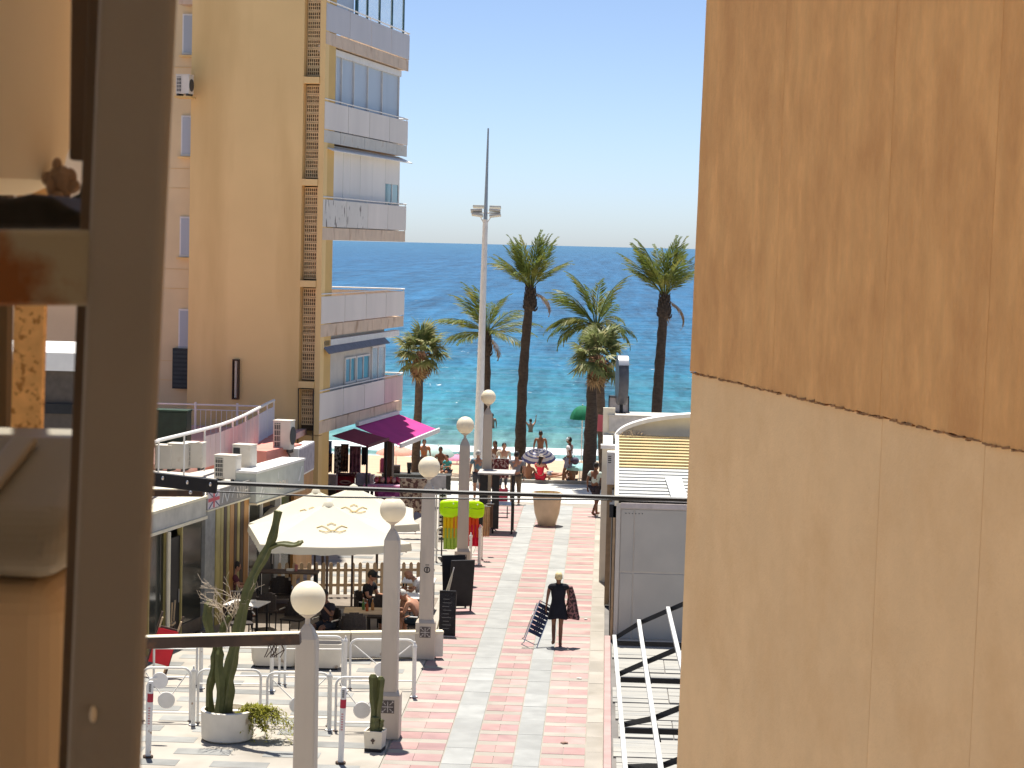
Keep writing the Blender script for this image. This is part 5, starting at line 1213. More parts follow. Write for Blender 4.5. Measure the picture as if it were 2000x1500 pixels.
P1 = make_parasol(3.3, 3.2, 'nearest cream parasol with gold emblem and deep valance'); P1.location = (-6.12, 47.5, 0); P1.rotation_euler.z = rad(14)
P2 = dup(P1, 'cream parasol standing behind the nearest one, nearer the sea', (-5.95, 50.9, 0), rad(8)); P2.scale = (.92,.92,1)
P3 = dup(P1, 'third cream parasol close to the shop doors', (-6.9, 51.2, 0), rad(0)); P3.scale = (.85,.85,.95)

struct('terrace_shade_floor', MB().bx(-9.2,-4.05,46.1,53.6,-.05,.010), mat('brown_shade_floor',(.20,.165,.13),.7,.15,2,.2,20))  # brown floor sheet, darkened to paint the shade under the parasols
# low terrace wall, planter troughs and picket fence
lw_ = thing('terrace_wall', 'low white wall closing the cafe terrace towards the camera', 'wall', gz(500,1292))
p1_ = gz(866,1287)-lw_.location; L_ = p1_.length; lw_.rotation_euler.z = math.atan2(p1_.y, p1_.x)
for q in range(4):
    MB().bx(L_*q/4+.01, L_*(q+1)/4-.01, 0, .16, .05, .56).build('wall_segment', M['planter'], lw_, bevel=.012); MB().bx(L_*q/4-.0+.004, L_*(q+1)/4-.004, -.03, .19, .562, .61).build('coping', M['cream_trim'], lw_, bevel=.008)
for i, (xa, xb, yb, lb) in enumerate(((487,580,1304,'long white planter trough behind the tall cactus'), (582,668,1308,'white planter trough right of the nearest lamp post'))):
    a_, b_ = gz(xa,yb), gz(xb,yb+1); wd2 = (b_-a_).length
    t = thing('planter_trough', lb, 'planter', ((a_.x+b_.x)/2,a_.y+.25,0), rad(2), 'white troughs before the terrace wall')
    n_ = 24; v = []
    for sc2, z in ((.86,.04),(.95,.2),(1.0,.55),(.93,.55),(.9,.45)):
        for j in range(n_):
            a = 2*PI*j/n_; cx = math.copysign(abs(math.cos(a))**.35, math.cos(a)); cy = math.copysign(abs(math.sin(a))**.35, math.sin(a)); v.append((cx*wd2/2*sc2, cy*.24*sc2, z))
    MB().add(v, [(k_*n_+j,k_*n_+(j+1)%n_,(k_+1)*n_+(j+1)%n_,(k_+1)*n_+j) for k_ in range(4) for j in range(n_)] + [tuple(reversed(range(n_)))]).build('trough', M['planter'], t, smooth=True)
    MB().bx(-wd2*.42,wd2*.42,-.18,.18,.40,.47).build('soil', M['soil'], t); MB().bx(-wd2*.38,wd2*.38,-.17,.17,0,.045).build('foot', M['black'], t)
a_, b_ = gz(516,1168), gz(828,1166); pf = thing('picket_fence', 'raw wooden picket fence behind the cafe tables', 'fence', a_, math.atan2(b_.y-a_.y, b_.x-a_.x)); Lf = (b_-a_).length
k_ = 0; x = 0
while x < Lf:
    MB().prism([(x-.045,.08),(x+.045,.08),(x+.045,.84),(x+.03,.88),(x,.90),(x-.03,.88),(x-.045,.84)], -.012, .012, 'y').build('picket', M['wood_fence'], pf); x += .185
for z in (.28,.66): MB().bx(-.05,Lf,.013,.045,z,z+.07).build('rail', M['wood_fence'], pf)
for q in (.02,.36,.70,.98): MB().bx(Lf*q-.03,Lf*q+.03,.046,.10,0,1.15).build('post', M['wood_dark'], pf)

# ================================================================== TUBE BARRIERS AND BOLLARDS
def make_barrier(w_, disc, z=1.0):
    t = thing('tube_barrier', '', 'barrier', (0,0,0), 0, 'white tube barriers round the terrace'); r_ = .14
    pts = [(-w_/2,0,0),(-w_/2,0,z-r_)] + [(-w_/2+r_-r_*math.cos(a),0,z-r_+r_*math.sin(a)) for a in (.4,.8,1.2,PI/2)] + [(w_/2-r_+r_*math.sin(a),0,z-r_+r_*math.cos(a)) for a in (0,.4,.8,1.2)] + [(w_/2,0,z-r_),(w_/2,0,0)]
    MB().tube(pts, .024, 8).build('hoop', M['white_worn'], t, smooth=True)
    MB().tube([(-w_/2,0,.16),(w_/2,0,.16)], .016, 6).build('rail', M['white_worn'], t); MB().tube([(-w_/2,0,.74),(w_/2,0,.74)], .012, 6).build('rail', M['white_worn'], t) if not disc else None
    for sx_ in (-1,1): MB().lathe([(.05,0),(.05,.012)],10,(sx_*w_/2,0,0)).build('foot', M['beam'], t)
    if disc:
        for sx_ in (-1,1): MB().tube([(sx_*(w_/2-.06),0,z-.1),(sx_*.1,0,.50)], .012, 6).build('brace', M['white_worn'], t)
        o = MB().lathe([(.15,-.012),(.16,0),(.15,.012)],24).build('disc', M['white_metal'], t); o.rotation_euler = (PI/2,0,0); o.location = (0,-.03,.40)
    return t
BR = [(278,371,1408,1,'white tube barrier with disc at the far left by the red chair'), (386,508,1412,0,'white tube barrier directly behind the tall cactus pot'), (521,641,1418,1,'white tube barrier behind the yellow green shrub'), (655,757,1428,1,'white tube barrier behind the small square cactus pot'),
      (300,384,1338,0,'white tube barrier in the second row beside the red chair'), (430,545,1335,0,'white tube barrier in the second row behind the tall cactus stems'), (556,668,1338,0,'white tube barrier in front of the planter trough'), (683,808,1345,1,'white tube barrier with disc before the low terrace wall'),
      (852,936,1098,0,'white tube barrier under the neon inflatables'), (752,846,1112,0,'white tube barrier with a plaque behind the parasols'), (905,941,1092,0,'narrow white tube barrier beside the pink street lane')]
for xa, xb, yb, dsc_, lb in BR:
    a_, b_ = gz(xa,yb), gz(xb,yb+.5); o = make_barrier((b_-a_).length, dsc_); o.location = (a_+b_)/2; o.location.z = 0; o.rotation_euler.z = math.atan2(b_.y-a_.y,b_.x-a_.x); o['label'] = lb
def make_bollard():
    t = thing('bollard', '', 'bollard', (0,0,0), 0, 'slim white posts between the barriers')
    MB().lathe([(.075,0),(.075,.02),(.04,.03),(.04,.98),(.05,1.0),(.045,1.04),(.012,1.09),(.018,1.11),(.004,1.13)],12).build('post', M['white_worn'], t, smooth=True)
    MB().lathe([(.085,0),(.085,.012)],10).build('foot', M['beam'], t); return t
b0_ = make_bollard(); first = True
for px, py, lb in ((377,1417,'slim white bollard left of the tall cactus pot'), (643,1427,'slim white bollard right of the nearest lamp post'), (673,1350,'slim white bollard left of the disc barrier'), (808,1362,'rusty footed white bollard right of the disc barrier'), (392,1345,'slim white bollard behind the tall cactus stems'), (530,1350,'slim white bollard above the yellow green shrub'), (936,1104,'slim white bollard at the edge of the pink lane'), (918,1120,'slim white bollard beside the black advertising board')):
    o = b0_ if first else copy_tree(b0_); first = False; p = gz(px,py); o.location = p; o['label'] = lb
for px, py, lb in ((289,1480,'white post with red sticker beside the brown frame'), (665,1492,'white post with red sticker in front of the barriers')):
    p = gz(px,py); t = thing('bollard', lb, 'bollard', p, 0, 'white posts with red stickers'); t.rotation_euler = (0,rad(1.5),0)
    MB().lathe([(.05,0),(.05,1.30),(.04,1.34)],12).build('post', M['white_worn'], t, smooth=True); MB().lathe([(.0525,.98),(.0525,1.13)],12).build('red_sticker', plain((.40,.03,.05)), t, smooth=True)
    MB().lathe([(.09,0),(.09,.04)],10).build('foot', M['beam'], t)
    sk = MB()
    for q in range(4): sk.bx(-.02,.02,-.0535,-.0515,1.17+q*.035,1.19+q*.035)
    tag(sk.build('sticker_text', M['black'], t), kind='stuff')
    sk = MB()
    for q in range(7): sk.bx(-.018,.018,-.0535,-.0515,.60+q*.045,.62+q*.045)
    tag(sk.build('faded_text', plain((.5,.2,.2)), t), kind='stuff')
p = gz(303,1485) ; t = thing('road_mirror', 'white disc on a bent pipe beside the post with red sticker', 'disc', (gy(312,1345,37.3).x,37.3,0)); o = MB().lathe([(.145,-.01),(.15,0),(.145,.01)],24).build('disc', M['white_metal'], t); o.rotation_euler=(PI/2,0,0); o.location=(0,0,9-(1345-462)*37.3/4170)
zz = o.location.z; MB().tube([(-.22,0,0),(-.22,0,zz-.1),(-.17,0,zz+.02),(-.05,0,zz+.05)], .025, 8).build('pipe', M['white_worn'], t, smooth=True)

# ================================================================== PLANTS ON THE PLAZA
p = gz(437,1452); cp = thing('planter_pot', 'round white pot with tall leaning cactus at the lower left', 'plant pot', (p.x,p.y+.35,0))
MB().lathe([(.40,0),(.46,.04),(.47,.30),(.475,.54),(.42,.55),(.41,.46)],28).build('pot', M['planter'], cp, smooth=True); MB().lathe([(.41,.44),(.02,.49)],20).build('soil', M['soil'], cp)
ct = thing('cactus', 'tall leaning cactus rising from the round white pot', 'cactus', (p.x,p.y+.35,.46)); Yc = p.y+.35
def cpt(px, py, dy=0): return gy(px,py,Yc+dy)-Vector(ct.location)
def rib_tube(name, pts, rr_, m, ribs=5):
    mb = MB(); mb.tube(pts, rr_, ribs*2)
    n_ = ribs*2
    k_ = len(pts)
    for i in range(k_):
        c_ = Vector(pts[i])
        for j in range(n_):
            v_ = mb.v[i*n_+j]; mb.v[i*n_+j] = c_ + (v_-c_)*(1.18 if j % 2 == 0 else .72)
    return mb
def smooth_pts(pts, n_):
    out = []
    for i in range(n_+1):
        q = i/n_*(len(pts)-1); k_ = min(int(q), len(pts)-2); u = q-k_; a = pts[max(k_-1,0)]; b_ = pts[k_]; c_ = pts[k_+1]; d = pts[min(k_+2,len(pts)-1)]
        out.append(.5*((2*b_)+(c_-a)*u+(2*a-5*b_+4*c_-d)*u*u+(3*b_-a-3*c_+d)*u**3))
    return out
mainp = smooth_pts([cpt(432,1400), cpt(446,1320), cpt(458,1262), cpt(474,1190), cpt(492,1130), cpt(519,1078), cpt(533,1045), cpt(543,998)], 34)
rib_tube('stem', mainp, [(.108-.045*i/34)*(1+.12*math.sin(i*1.15)) for i in range(35)], None).build('stem', M['cactus'], ct)
for pts, r_ in (([cpt(524,1070),cpt(548,1062),cpt(575,1064),cpt(592,1057)],.05), ([cpt(412,1402,.08),cpt(409,1350,.08),cpt(417,1310,.1),cpt(420,1262,.1)],.075), ([cpt(428,1402,-.1),cpt(431,1350,-.1),cpt(428,1300,-.05),cpt(430,1262,.0)],.085), ([cpt(420,1262,.1),cpt(408,1225,.1),cpt(405,1195,.1),cpt(411,1172,.1)],.09), ([cpt(444,1404,.1),cpt(450,1350,.1),cpt(446,1308,.1)],.08), ([cpt(432,1262,.0),cpt(436,1225,.05),cpt(452,1200,.05)],.06)):
    sp_ = smooth_pts(pts, 12); rib_tube('stem', sp_, [.82*r_*(1+.14*math.sin(i*1.3))*(1 if i < 11 else .55) for i in range(13)], None, 4).build('stem', M['cactus'], ct)
dt = thing('dry_shrub', 'pale dry twigs tangled beside the tall cactus', 'shrub', ct.location); r8 = random.Random(6); mb = MB()
def twig(a, d, L, dep):
    e_ = a + d*L; mb.tube([a, a.lerp(e_,.5)+Vector((r8.uniform(-1,1),r8.uniform(-1,1),0))*L*.08, e_], [.014*(.7**(3-dep)),.010*(.7**(3-dep)),.005], 3)
    if dep:
        for q in range(3): twig(a.lerp(e_, r8.uniform(.45,1)), (d+Vector((r8.uniform(-.9,.9),r8.uniform(-.9,.9),r8.uniform(-.5,.5)))).normalized(), L*r8.uniform(.5,.8), dep-1)
for q in range(5): twig(cpt(434+q*7,1262-8*q,.02), Vector((r8.uniform(-.35,.25),r8.uniform(-.3,.3),1)).normalized(), .52, 3)
mb.build('twigs', M['twig'], dt); 
sb_ = thing('shrub', 'yellow green feathery shrub spilling over the right of the white pot', 'shrub', (p.x+.48,Yc-.05,.35)); lb_ = MB(); st2 = MB()
for q in range(95):
    a = r8.uniform(0,2*PI); el = r8.uniform(.1,1.2); L = r8.uniform(.45,1.0); d = Vector((math.cos(a)*math.cos(el)*.8+.16, math.sin(a)*math.cos(el)*.5, math.sin(el)*.75))
    pts = [Vector((r8.uniform(-.15,.12),r8.uniform(-.1,.1),.15)) + d*L*u + Vector((0,0,-L*.75*u*u)) + Vector((.10*u*u,0,0)) for u in (0,.25,.5,.75,1)]
    for v_ in pts: v_.z = max(v_.z, -.33)
    st2.tube(pts, [.006,.005,.004,.003,.002], 3)
    for w_ in range(46):
        u = r8.uniform(.15,1)*4; k_ = min(int(u),3); c_ = pts[k_].lerp(pts[k_+1], u-k_); dd = Vector((r8.gauss(0,1),r8.gauss(0,1),r8.gauss(.2,.8))).normalized(); ll = r8.uniform(.04,.10); sd_ = dd.cross(Vector((0,0,1))).normalized()*ll*.16
        lb_.add([c_, c_+dd*ll*.5+sd_, c_+dd*ll, c_+dd*ll*.5-sd_], [(0,1,2,3)])
tag(lb_.build('foliage', M['leaf_light'], sb_), kind='stuff'); st2.build('stems', M['wood_dark'], sb_)
p = gz(730,1470); sp2 = thing('planter_pot', 'small square cream pot with dark diamond mark at the lamp foot', 'plant pot', (p.x,p.y+.18,0), rad(-8))
mb = MB().add([(-.15,-.15,.06),(.15,-.15,.06),(.15,.15,.06),(-.15,.15,.06),(-.17,-.17,.37),(.17,-.17,.37),(.17,.17,.37),(-.17,.17,.37),(-.14,-.14,.37),(.14,-.14,.37),(.14,.14,.37),(-.14,.14,.37),(-.14,-.14,.33),(.14,-.14,.33),(.14,.14,.33),(-.14,.14,.33)],
   [(3,2,1,0),(0,1,5,4),(1,2,6,5),(2,3,7,6),(3,0,4,7),(4,5,9,8),(5,6,10,9),(6,7,11,10),(7,4,8,11),(8,9,13,12),(9,10,14,13),(10,11,15,14),(11,8,12,15)])
mb.build('pot', M['cream'], sp2); MB().bx(-.155,.155,-.155,.155,0,.058).build('foot', M['black'], sp2); MB().bx(-.138,.138,-.138,.138,.30,.345).build('soil', M['soil'], sp2)
MB().obox((0,-.168,.21),.06,.006,.06,Matrix.Rotation(PI/4,3,'Y')).obox((0,-.168,.165),.022,.006,.03).build('diamond_mark', M['wood_dark'], sp2)
c2_ = thing('cactus', 'short two armed cactus in the small square pot', 'cactus', (p.x,p.y+.18,.34))
for pts, r_ in (([(-.02,0,0),(-.02,0,.4),(-.05,0,.72),(-.055,0,1.02)],.062), ([(.02,.02,.1),(.03,.02,.4),(.065,.02,.68),(.08,.02,.98)],.058), ([(-.0,-.06,0),(-.0,-.07,.28)],.06), ([(.07,.0,.02),(.10,.0,.22)],.05)):
    pp = smooth_pts([Vector(q) for q in pts], 12); rib_tube('stem', pp, [r_*(1+.10*math.sin(i*1.3))*(1 if i < 12 else .6) for i in range(13)], None, 4).build('stem', M['cactus'], c2_)
p = gz(1067,1028); pp_ = thing('planter_pot', 'big tapered concrete planter standing in the middle of the street', 'plant pot', (p.x,p.y+.30,0))
MB().lathe([(.27,0),(.29,.03),(.30,.1),(.40,.4),(.455,.85),(.475,1.0),(.485,1.06),(.44,1.07),(.42,.98)],30).build('pot', M['concrete'], pp_, smooth=True); MB().lathe([(.43,.95),(.03,1.0)],18).build('soil', M['soil'], pp_)
mb = MB()
for q in range(120):
    a = r8.uniform(0,2*PI); rr_ = .38*math.sqrt(r8.random()); c_ = Vector((math.cos(a)*rr_,math.sin(a)*rr_,.98)); dd = Vector((r8.gauss(0,.5),r8.gauss(0,.5),1)).normalized()*r8.uniform(.05,.13); sd_ = Vector((-dd.y,dd.x,0)).normalized()*.012
    mb.add([c_-sd_,c_+sd_,c_+dd],[(0,1,2)])
tag(mb.build('low_plants', M['leaf_light'], pp_), kind='stuff')

for px, py, sx_, lb in ((1144,1210,.05,'small crumpled white paper on the pink lane right of the walking woman'), (1103,1452,.07,'flattened brown wrapper on the nearest part of the pink lane'), (1131,1326,.06,'torn pale paper by the kerb nearer than the walking woman')):
    p = gz(px,py,.004); t = thing('litter', lb, 'litter', p, 0, 'scraps of litter on the street'); mb = MB().sphere((0,0,.014),(sx_,sx_*.7,.014),10,7)
    for v_ in mb.v: v_ += Vector((noise.noise(v_*40+Vector(p)),noise.noise(v_*40+Vector((9,1,px))),0))*sx_*.5
    mb.build('scrap', plain((.60,.57,.52)) if px != 1103 else plain((.20,.12,.09)), t)
# ================================================================== BOARDS, RED CHAIR
p = gz(893,1190); t = thing('advertising_board', 'tall black folding advertising board open beside the pink lane', 'sign', p, rad(20))
for s_, nm in ((-1,'board'),(1,'board')):
    o = MB().bx(-.30,.30,-.018,.018,.12,1.30).build(nm, M['black'], t, bevel=.006); o.rotation_euler = (rad(-s_*9),0,0); o.location = (0,s_*.22,0)
    for sx_ in (-.27,.27): 
        o2 = MB().bx(sx_-.02,sx_+.02,-.018,.018,0,.118).build('leg', M['black'], t); o2.rotation_euler = (rad(-s_*9),0,0); o2.location = (0,s_*.22,0)
MB().bar((-.32,-.2,.12),(-.32,.2,.12),.02,.03).build('spreader', M['steel'], t)
p = gz(873,1243); t = thing('menu_board', 'black chalk menu board standing at the street edge of the terrace', 'sign', p, rad(-4))
fb_ = MB().bx(-.19,.19,-.02,.02,.02,1.06).build('board', M['black'], t, bevel=.006); MB().bx(-.165,.165,-.027,-.0205,.07,1.0).build('chalk_face', M['chalkboard'], fb_)
MB().bx(-.18,.18,-.03,.03,0,.018).build('foot_strip', M['white_metal'], t); 
o = MB().bx(-.17,.17,.0,.03,0,1.0).build('rear_leaf', M['black'], t); o.location = (0,.03,.02); o.rotation_euler = (rad(-13),0,0)
ln = MB()
for q in range(9): ln.bx(-.12+.01*(q%3), .04+.05*(q%2), -.0295,-.0275,.18+q*.085,.192+q*.085)
tag(ln.build('chalk_lines', plain((.20,.21,.21)), t), kind='stuff')
fp = thing('folded_parasol', 'thin folded white parasol leaning behind the menu board', 'parasol', gz(853,1232)); fp.rotation_euler = (rad(2),rad(14),0)
MB().lathe([(.02,.0),(.02,.35),(.05,.38),(.055,.6),(.03,1.25),(.012,1.45)],10).build('cloth', M['canvas'], fp, smooth=True); MB().tube([(0,0,-.0),(0,0,1.55)],.012,6).build('pole', M['white_metal'], fp)
p = gz(300,1322); t = thing('folding_chair', 'bright red folded chair with wooden frame at the far left', 'chair', p, rad(20)); t.rotation_euler = (rad(4),rad(16),rad(20))
for sx_ in (-.22,.22): MB().bar((sx_,0,0),(sx_,.05,1.35),.035,.05).build('frame', M['wood_dark'], t); MB().bar((sx_*.9,.1,.1),(sx_*.9,-.02,1.25),.03,.045).build('frame', M['wood_fence'], t)
MB().slab([(-.21,-.04,.30),(.21,-.04,.30),(.21,.02,1.02),(-.21,.02,1.02)], .05).build('seat_cloth', M['red_plastic'], t); MB().bar((-.24,.02,1.04),(.24,.02,1.04),.03,.05).build('cross_bar', M['wood_dark'], t)
p = gz(322,1262); t = thing('wooden_stool', 'upturned wooden stool legs above the red folded chair', 'stool', (p.x,p.y,0))
MB().bx(-.2,.2,-.18,.18,.48,.53).build('seat', M['wood_fence'], t)
for sx_, sy_ in ((-.16,-.14),(.16,-.14),(.16,.14),(-.16,.14)): MB().bar((sx_,sy_,.531),(sx_*1.15,sy_*1.1,1.0),.03,.03).build('leg', M['wood_fence'], t); MB().bx(sx_-.015,sx_+.015,sy_-.015,sy_+.015,0,.479).build('support', M['wood_dark'], t)

# ================================================================== AC UNITS ON THE SHOP ROOFS
def make_ac(w_, d_, h_, grille, fan=False):
    t = thing('air_conditioner', '', 'air conditioner', (0,0,0), 0, 'outdoor units on the shop roofs')
    c_ = MB().bx(-w_/2,w_/2,-d_/2,d_/2,.06,h_).build('case', M['ac'], t, bevel=.012)
    for sx_ in (-w_*.35,w_*.35): MB().bx(sx_-.03,sx_+.03,-d_/2-.02,d_/2+.02,0,.058).build('foot', M['ac_dark'], t)
    if grille == 'coil':
        MB().bx(-w_/2+.03,-w_/2+w_*.42,-d_/2-.006,-d_/2-.001,.10,h_-.05).build('coil', M['ac_dark'], t)
        for q in range(5): MB().bx(-w_/2+.03,-w_/2+w_*.42,-d_/2-.014,-d_/2-.007,.12+(h_-.2)*q/4-.008,.12+(h_-.2)*q/4+.008).build('coil_wire', M['ac'], t)
        for q in range(4): MB().bx(-w_/2+.05+w_*.1*q-.005,-w_/2+.05+w_*.1*q+.005,-d_/2-.016,-d_/2-.0145,.10,h_-.05).build('coil_wire', M['ac'], t)
    elif grille == 'windows':
        for za, zc in ((.12,h_*.48),(h_*.54,h_-.06)): MB().bx(-w_/2+.03,-w_/2+w_*.42,-d_/2-.006,-d_/2-.001,za,zc).build('vent', M['ac_dark'], t)
    if not fan: MB().bx(w_/2+.001,w_/2+.006,-d_/2+.04,d_/2-.04,.12,h_-.06).build('side_panel', M['ac'], t)
    else: o = MB().lathe([(h_*.30,0),(h_*.30,.012)],24).build('fan', M['ac_dark'], t); o.rotation_euler = (0,PI/2,0); o.location = (w_/2+.001,0,h_*.52)
    MB().bx(-w_/2-.01,w_/2+.01,-d_/2-.01,d_/2+.01,h_+.001,h_+.025).build('top_cover', M['ac'], t, bevel=.008)
    return t
for px, yb, z, w_, h_, a, gr, lb in ((321,920,3.26,.42,.62,-8,'none','beige air conditioner at the left end of the terrace ledge'), (347,920,3.27,.46,.66,-8,'none','beige air conditioner second in the row under the terrace rail'), (377,918,3.28,.52,.66,-6,'coil','taller beige air conditioner with side slots before the pink sheets'),
      (443,940,3.12,.56,.62,-14,'coil','air conditioner with wire grille standing lowest above the grey banner'), (476,922,3.27,.50,.66,-16,'windows','air conditioner with two dark openings beside the salmon slab'), (553,882,3.45,.48,.80,-10,'coil','air conditioner on brackets against the tower corner')):
    p = gz(px,yb,z); o = make_ac(w_,.36,h_,gr,px==553); o.location = (p.x,p.y+.1,z); o.rotation_euler.z = rad(a); o['label'] = lb
    if px == 553:
        for sx_ in (-.18,.18): MB().bar((sx_,-.2,-.02),(sx_,.25,-.02),.03,.04).build('bracket', M['beam'], o); MB().bar((sx_,-.15,-.03),(sx_,.2,-.28),.025,.03).build('bracket', M['beam'], o)
p = gz(358,178+0,9) if False else gy(357,168,63.9); o = make_ac(.42,.40,.62,'coil',True); o.location = (p.x,p.y+.3,p.z-.28); o.rotation_euler.z = rad(-9); o['label'] = 'air conditioner hanging high on the side facade behind the brown frame'
MB().bx(-.25,.25,-.2,.3,-.06,-.005).build('bracket', M['stucco_dark'], o)
p = gz(503,900,3.30); t = thing('roof_slab', 'salmon painted roof slab between the air conditioners', 'roof', (p.x,p.y+.8,3.26), rad(-14)); MB().bx(-.42,.45,-.8,1.6,0,.30).build('slab', M['salmon'], t)
p = gz(338,872,3.3); t = thing('plant_trough', 'dark green trough behind the curved terrace rail', 'planter', (gy(338,850,58).x,58,3.26), rad(-4)); MB().bx(-.6,.45,-.25,.25,0,.95).build('trough', plain((.012,.035,.025)), t, bevel=.02); MB().bx(-.62,.47,-.27,.27,.952,1.0).build('rim', plain((.015,.045,.03)), t)

# ================================================================== BEACH BAZAAR
def cloth(name, lb, cat, px0, px1, py0, py1, Y, m, sag=.05, group=None, parts='cloth', wav=6, seed=1):
    """hanging cloth with folds, its top edge on a thin bar"""
    a_, b_ = gy(px0,py0,Y), gy(px1,py0,Y); h_ = a_.z-gy(px0,py1,Y).z; w_ = (b_-a_).length; t = thing(name, lb, cat, (a_.x,Y,a_.z-h_), 0, group); n_ = 14; k_ = 6; v = []
    for s_ in (0,.02):
        for i in range(k_+1):
            for j in range(n_+1): v.append((w_*j/n_, s_+sag*math.sin(j/n_*wav*PI+seed)*(.3+.7*(1-i/k_)), h_*i/k_ - (.02*math.sin(j*1.7+seed) if i == 0 else 0)))
    q = (n_+1); f = []
    for s_ in (0,1):
        o_ = s_*q*(k_+1); f += [(o_+i*q+j,o_+i*q+j+1,o_+(i+1)*q+j+1,o_+(i+1)*q+j) for i in range(k_) for j in range(n_)]
    MB().add(v, f).build(parts, m, t, smooth=True); MB().tube([(-.03,.01,h_+.01),(w_+.03,.01,h_+.01)], .012, 5).build('bar', M['black'], t); return t
G = 'garments and towels hung out for sale'
cloth('towel','beige patterned towels hanging behind the parasols','towel',781,834,934,1000,64.5,two((.48,.38,.28),(.12,.06,.05),11,.47,.53),.06,G,seed=2)
cloth('towel','blue printed dress hanging at the dark left corner of the bazaar','dress',628,648,862,890,72.5,two((.03,.10,.32),(.10,.25,.5),8),.03,G)
cloth('towel','dark dress with brown print below the blue dress','dress',630,649,886,922,72.3,two((.03,.025,.03),(.25,.12,.10),10),.03,G,seed=4)
cloth('towel','black and white printed tunic on the bazaar rail','dress',653,666,872,925,72.8,two((.04,.04,.04),(.55,.53,.5),9),.03,G,seed=5)
cloth('towel','brown shirt hanging beside the printed tunic','shirt',666,681,868,922,72.9,two((.07,.04,.03),(.20,.11,.07),7),.03,G,seed=6)
cloth('towel','plum coloured long cloth in the middle of the bazaar','cloth',683,705,872,924,72.6,two((.16,.07,.11),(.25,.12,.16),6),.03,G,seed=7)
cloth('towel','black jacket hanging at the right of the plum cloth','jacket',706,718,874,908,73.0,plain((.015,.014,.018)),.04,G,seed=8)
cloth('towel','flowered dresses in white and dark red by the black stand','dress',962,994,896,934,71.5,two((.55,.42,.38),(.14,.03,.035),13,.45,.5),.06,G,seed=9)
def table_with(lb, px0, px1, ytop, Y, m, hgt, skirt=None):
    a_, b_ = gy(px0,ytop,Y), gy(px1,ytop,Y); w_ = (b_-a_).length; t = thing('stall_table', lb, 'table', ((a_.x+b_.x)/2,Y+.35,0), 0, 'bazaar tables'); z = max(.4,a_.z)
    MB().bx(-w_/2,w_/2,-.35,.35,z-.05,z).build('table_top', m, t, bevel=.01)
    if skirt: MB().bx(-w_/2+.01,w_/2-.01,-.34,-.32,.05,z-.052).build('skirt', skirt, t)
    for sx_ in (-1,1):
        for sy_ in (-1,1): MB().bx(sx_*(w_/2-.05)-.02,sx_*(w_/2-.05)+.02,sy_*.28-.02,sy_*.28+.02,0,z-.052).build('leg', M['black'], t)
    t['z'] = 0.0; del t['z']; return t, z, w_
t1, z1, w1 = table_with('bazaar table with deep red front and lips print', 655,694,927,72,plain((.10,.03,.03)),1,plain((.30,.02,.035)))
lp_ = MB(); 
lp_.sphere((0,-.345,z1-.25),(.20,.012,.075),16,8); lp_.build('lips_print', plain((.58,.40,.34)), t1, smooth=True); MB().sphere((0,-.352,z1-.25),(.13,.012,.025),14,8).build('mouth_line', plain((.12,.01,.02)), t1, smooth=True)
for px0, px1, yt, Y, col, lb in ((637,657,928,71,(.46,.43,.42),'grey display box left of the lips table'),(696,722,925,71.5,(.40,.45,.54),'pale blue display box right of the lips table'),(722,730,928,71.3,(.72,.70,.70),'white display box with dark slot')):
    a_, b_ = gy(px0,yt,Y), gy(px1,yt,Y); w_ = (b_-a_).length; t = thing('display_box', lb, 'box', (a_.x,Y,0)); MB().bx(0,w_,0,.35,.75,a_.z).build('case', plain(col), t, bevel=.01); MB().bx(.03,w_-.03,.03,.32,0,.748).build('stand', M['wood_dark'], t)
t2, z2, w2 = table_with('bazaar table heaped with pink and orange beachwear', 731,783,944,70,plain((.20,.04,.09)),1,plain((.25,.03,.10)))
r9 = random.Random(12)
for q in range(9):
    cc = [(.60,.16,.20),(.62,.30,.10),(.62,.42,.38),(.45,.06,.12)][q%4]; o = thing('folded_garment', ['coral','orange','pale pink','crimson'][q%4]+' folded garment '+['at the left end','left of centre','in the middle','in the middle','in the middle','right of centre','right of centre','near the right end','at the right end'][q]+' of the heaped bazaar table', 'garment', (t2.location.x-w2/2+.06+w2*.92*q/8.5,t2.location.y-.15+.1*(q%2),z2+.002),0,'folded beachwear on the bazaar table')
    mb = MB().sphere((0,0,.09),(.10,.2,.10),10,7)
    for v_ in mb.v: v_ += Vector((noise.noise(v_*9),noise.noise(v_*9+Vector((4,0,0))),noise.noise(v_*8+Vector((0,4,0)))))*.035; v_.z = max(v_.z,0)
    mb.build('cloth', plain(cc,.9), o, smooth=True)
t3, z3, w3 = table_with('low table under purple cloth in front of the heaped table', 738,786,955,67,plain((.20,.03,.16)),1,two((.16,.02,.13),(.28,.06,.22),8))
li = thing('air_mattress', 'white and pink air mattress laid on the purple table', 'air mattress', (t3.location.x-.25,t3.location.y-.1,z3+.012))
for q in range(4): MB().tube([(-.62,-.12+.09*q,.05),(.58,-.12+.09*q,.05)], .05, 8).build('air_tube', plain((.70,.55,.58) if q%2 else (.60,.22,.36)), li, smooth=True)
t4, z4, w4 = table_with('dark counter with flower pots along the beach edge', 745,880,925,76,plain((.05,.05,.045)),1,plain((.03,.03,.03)))
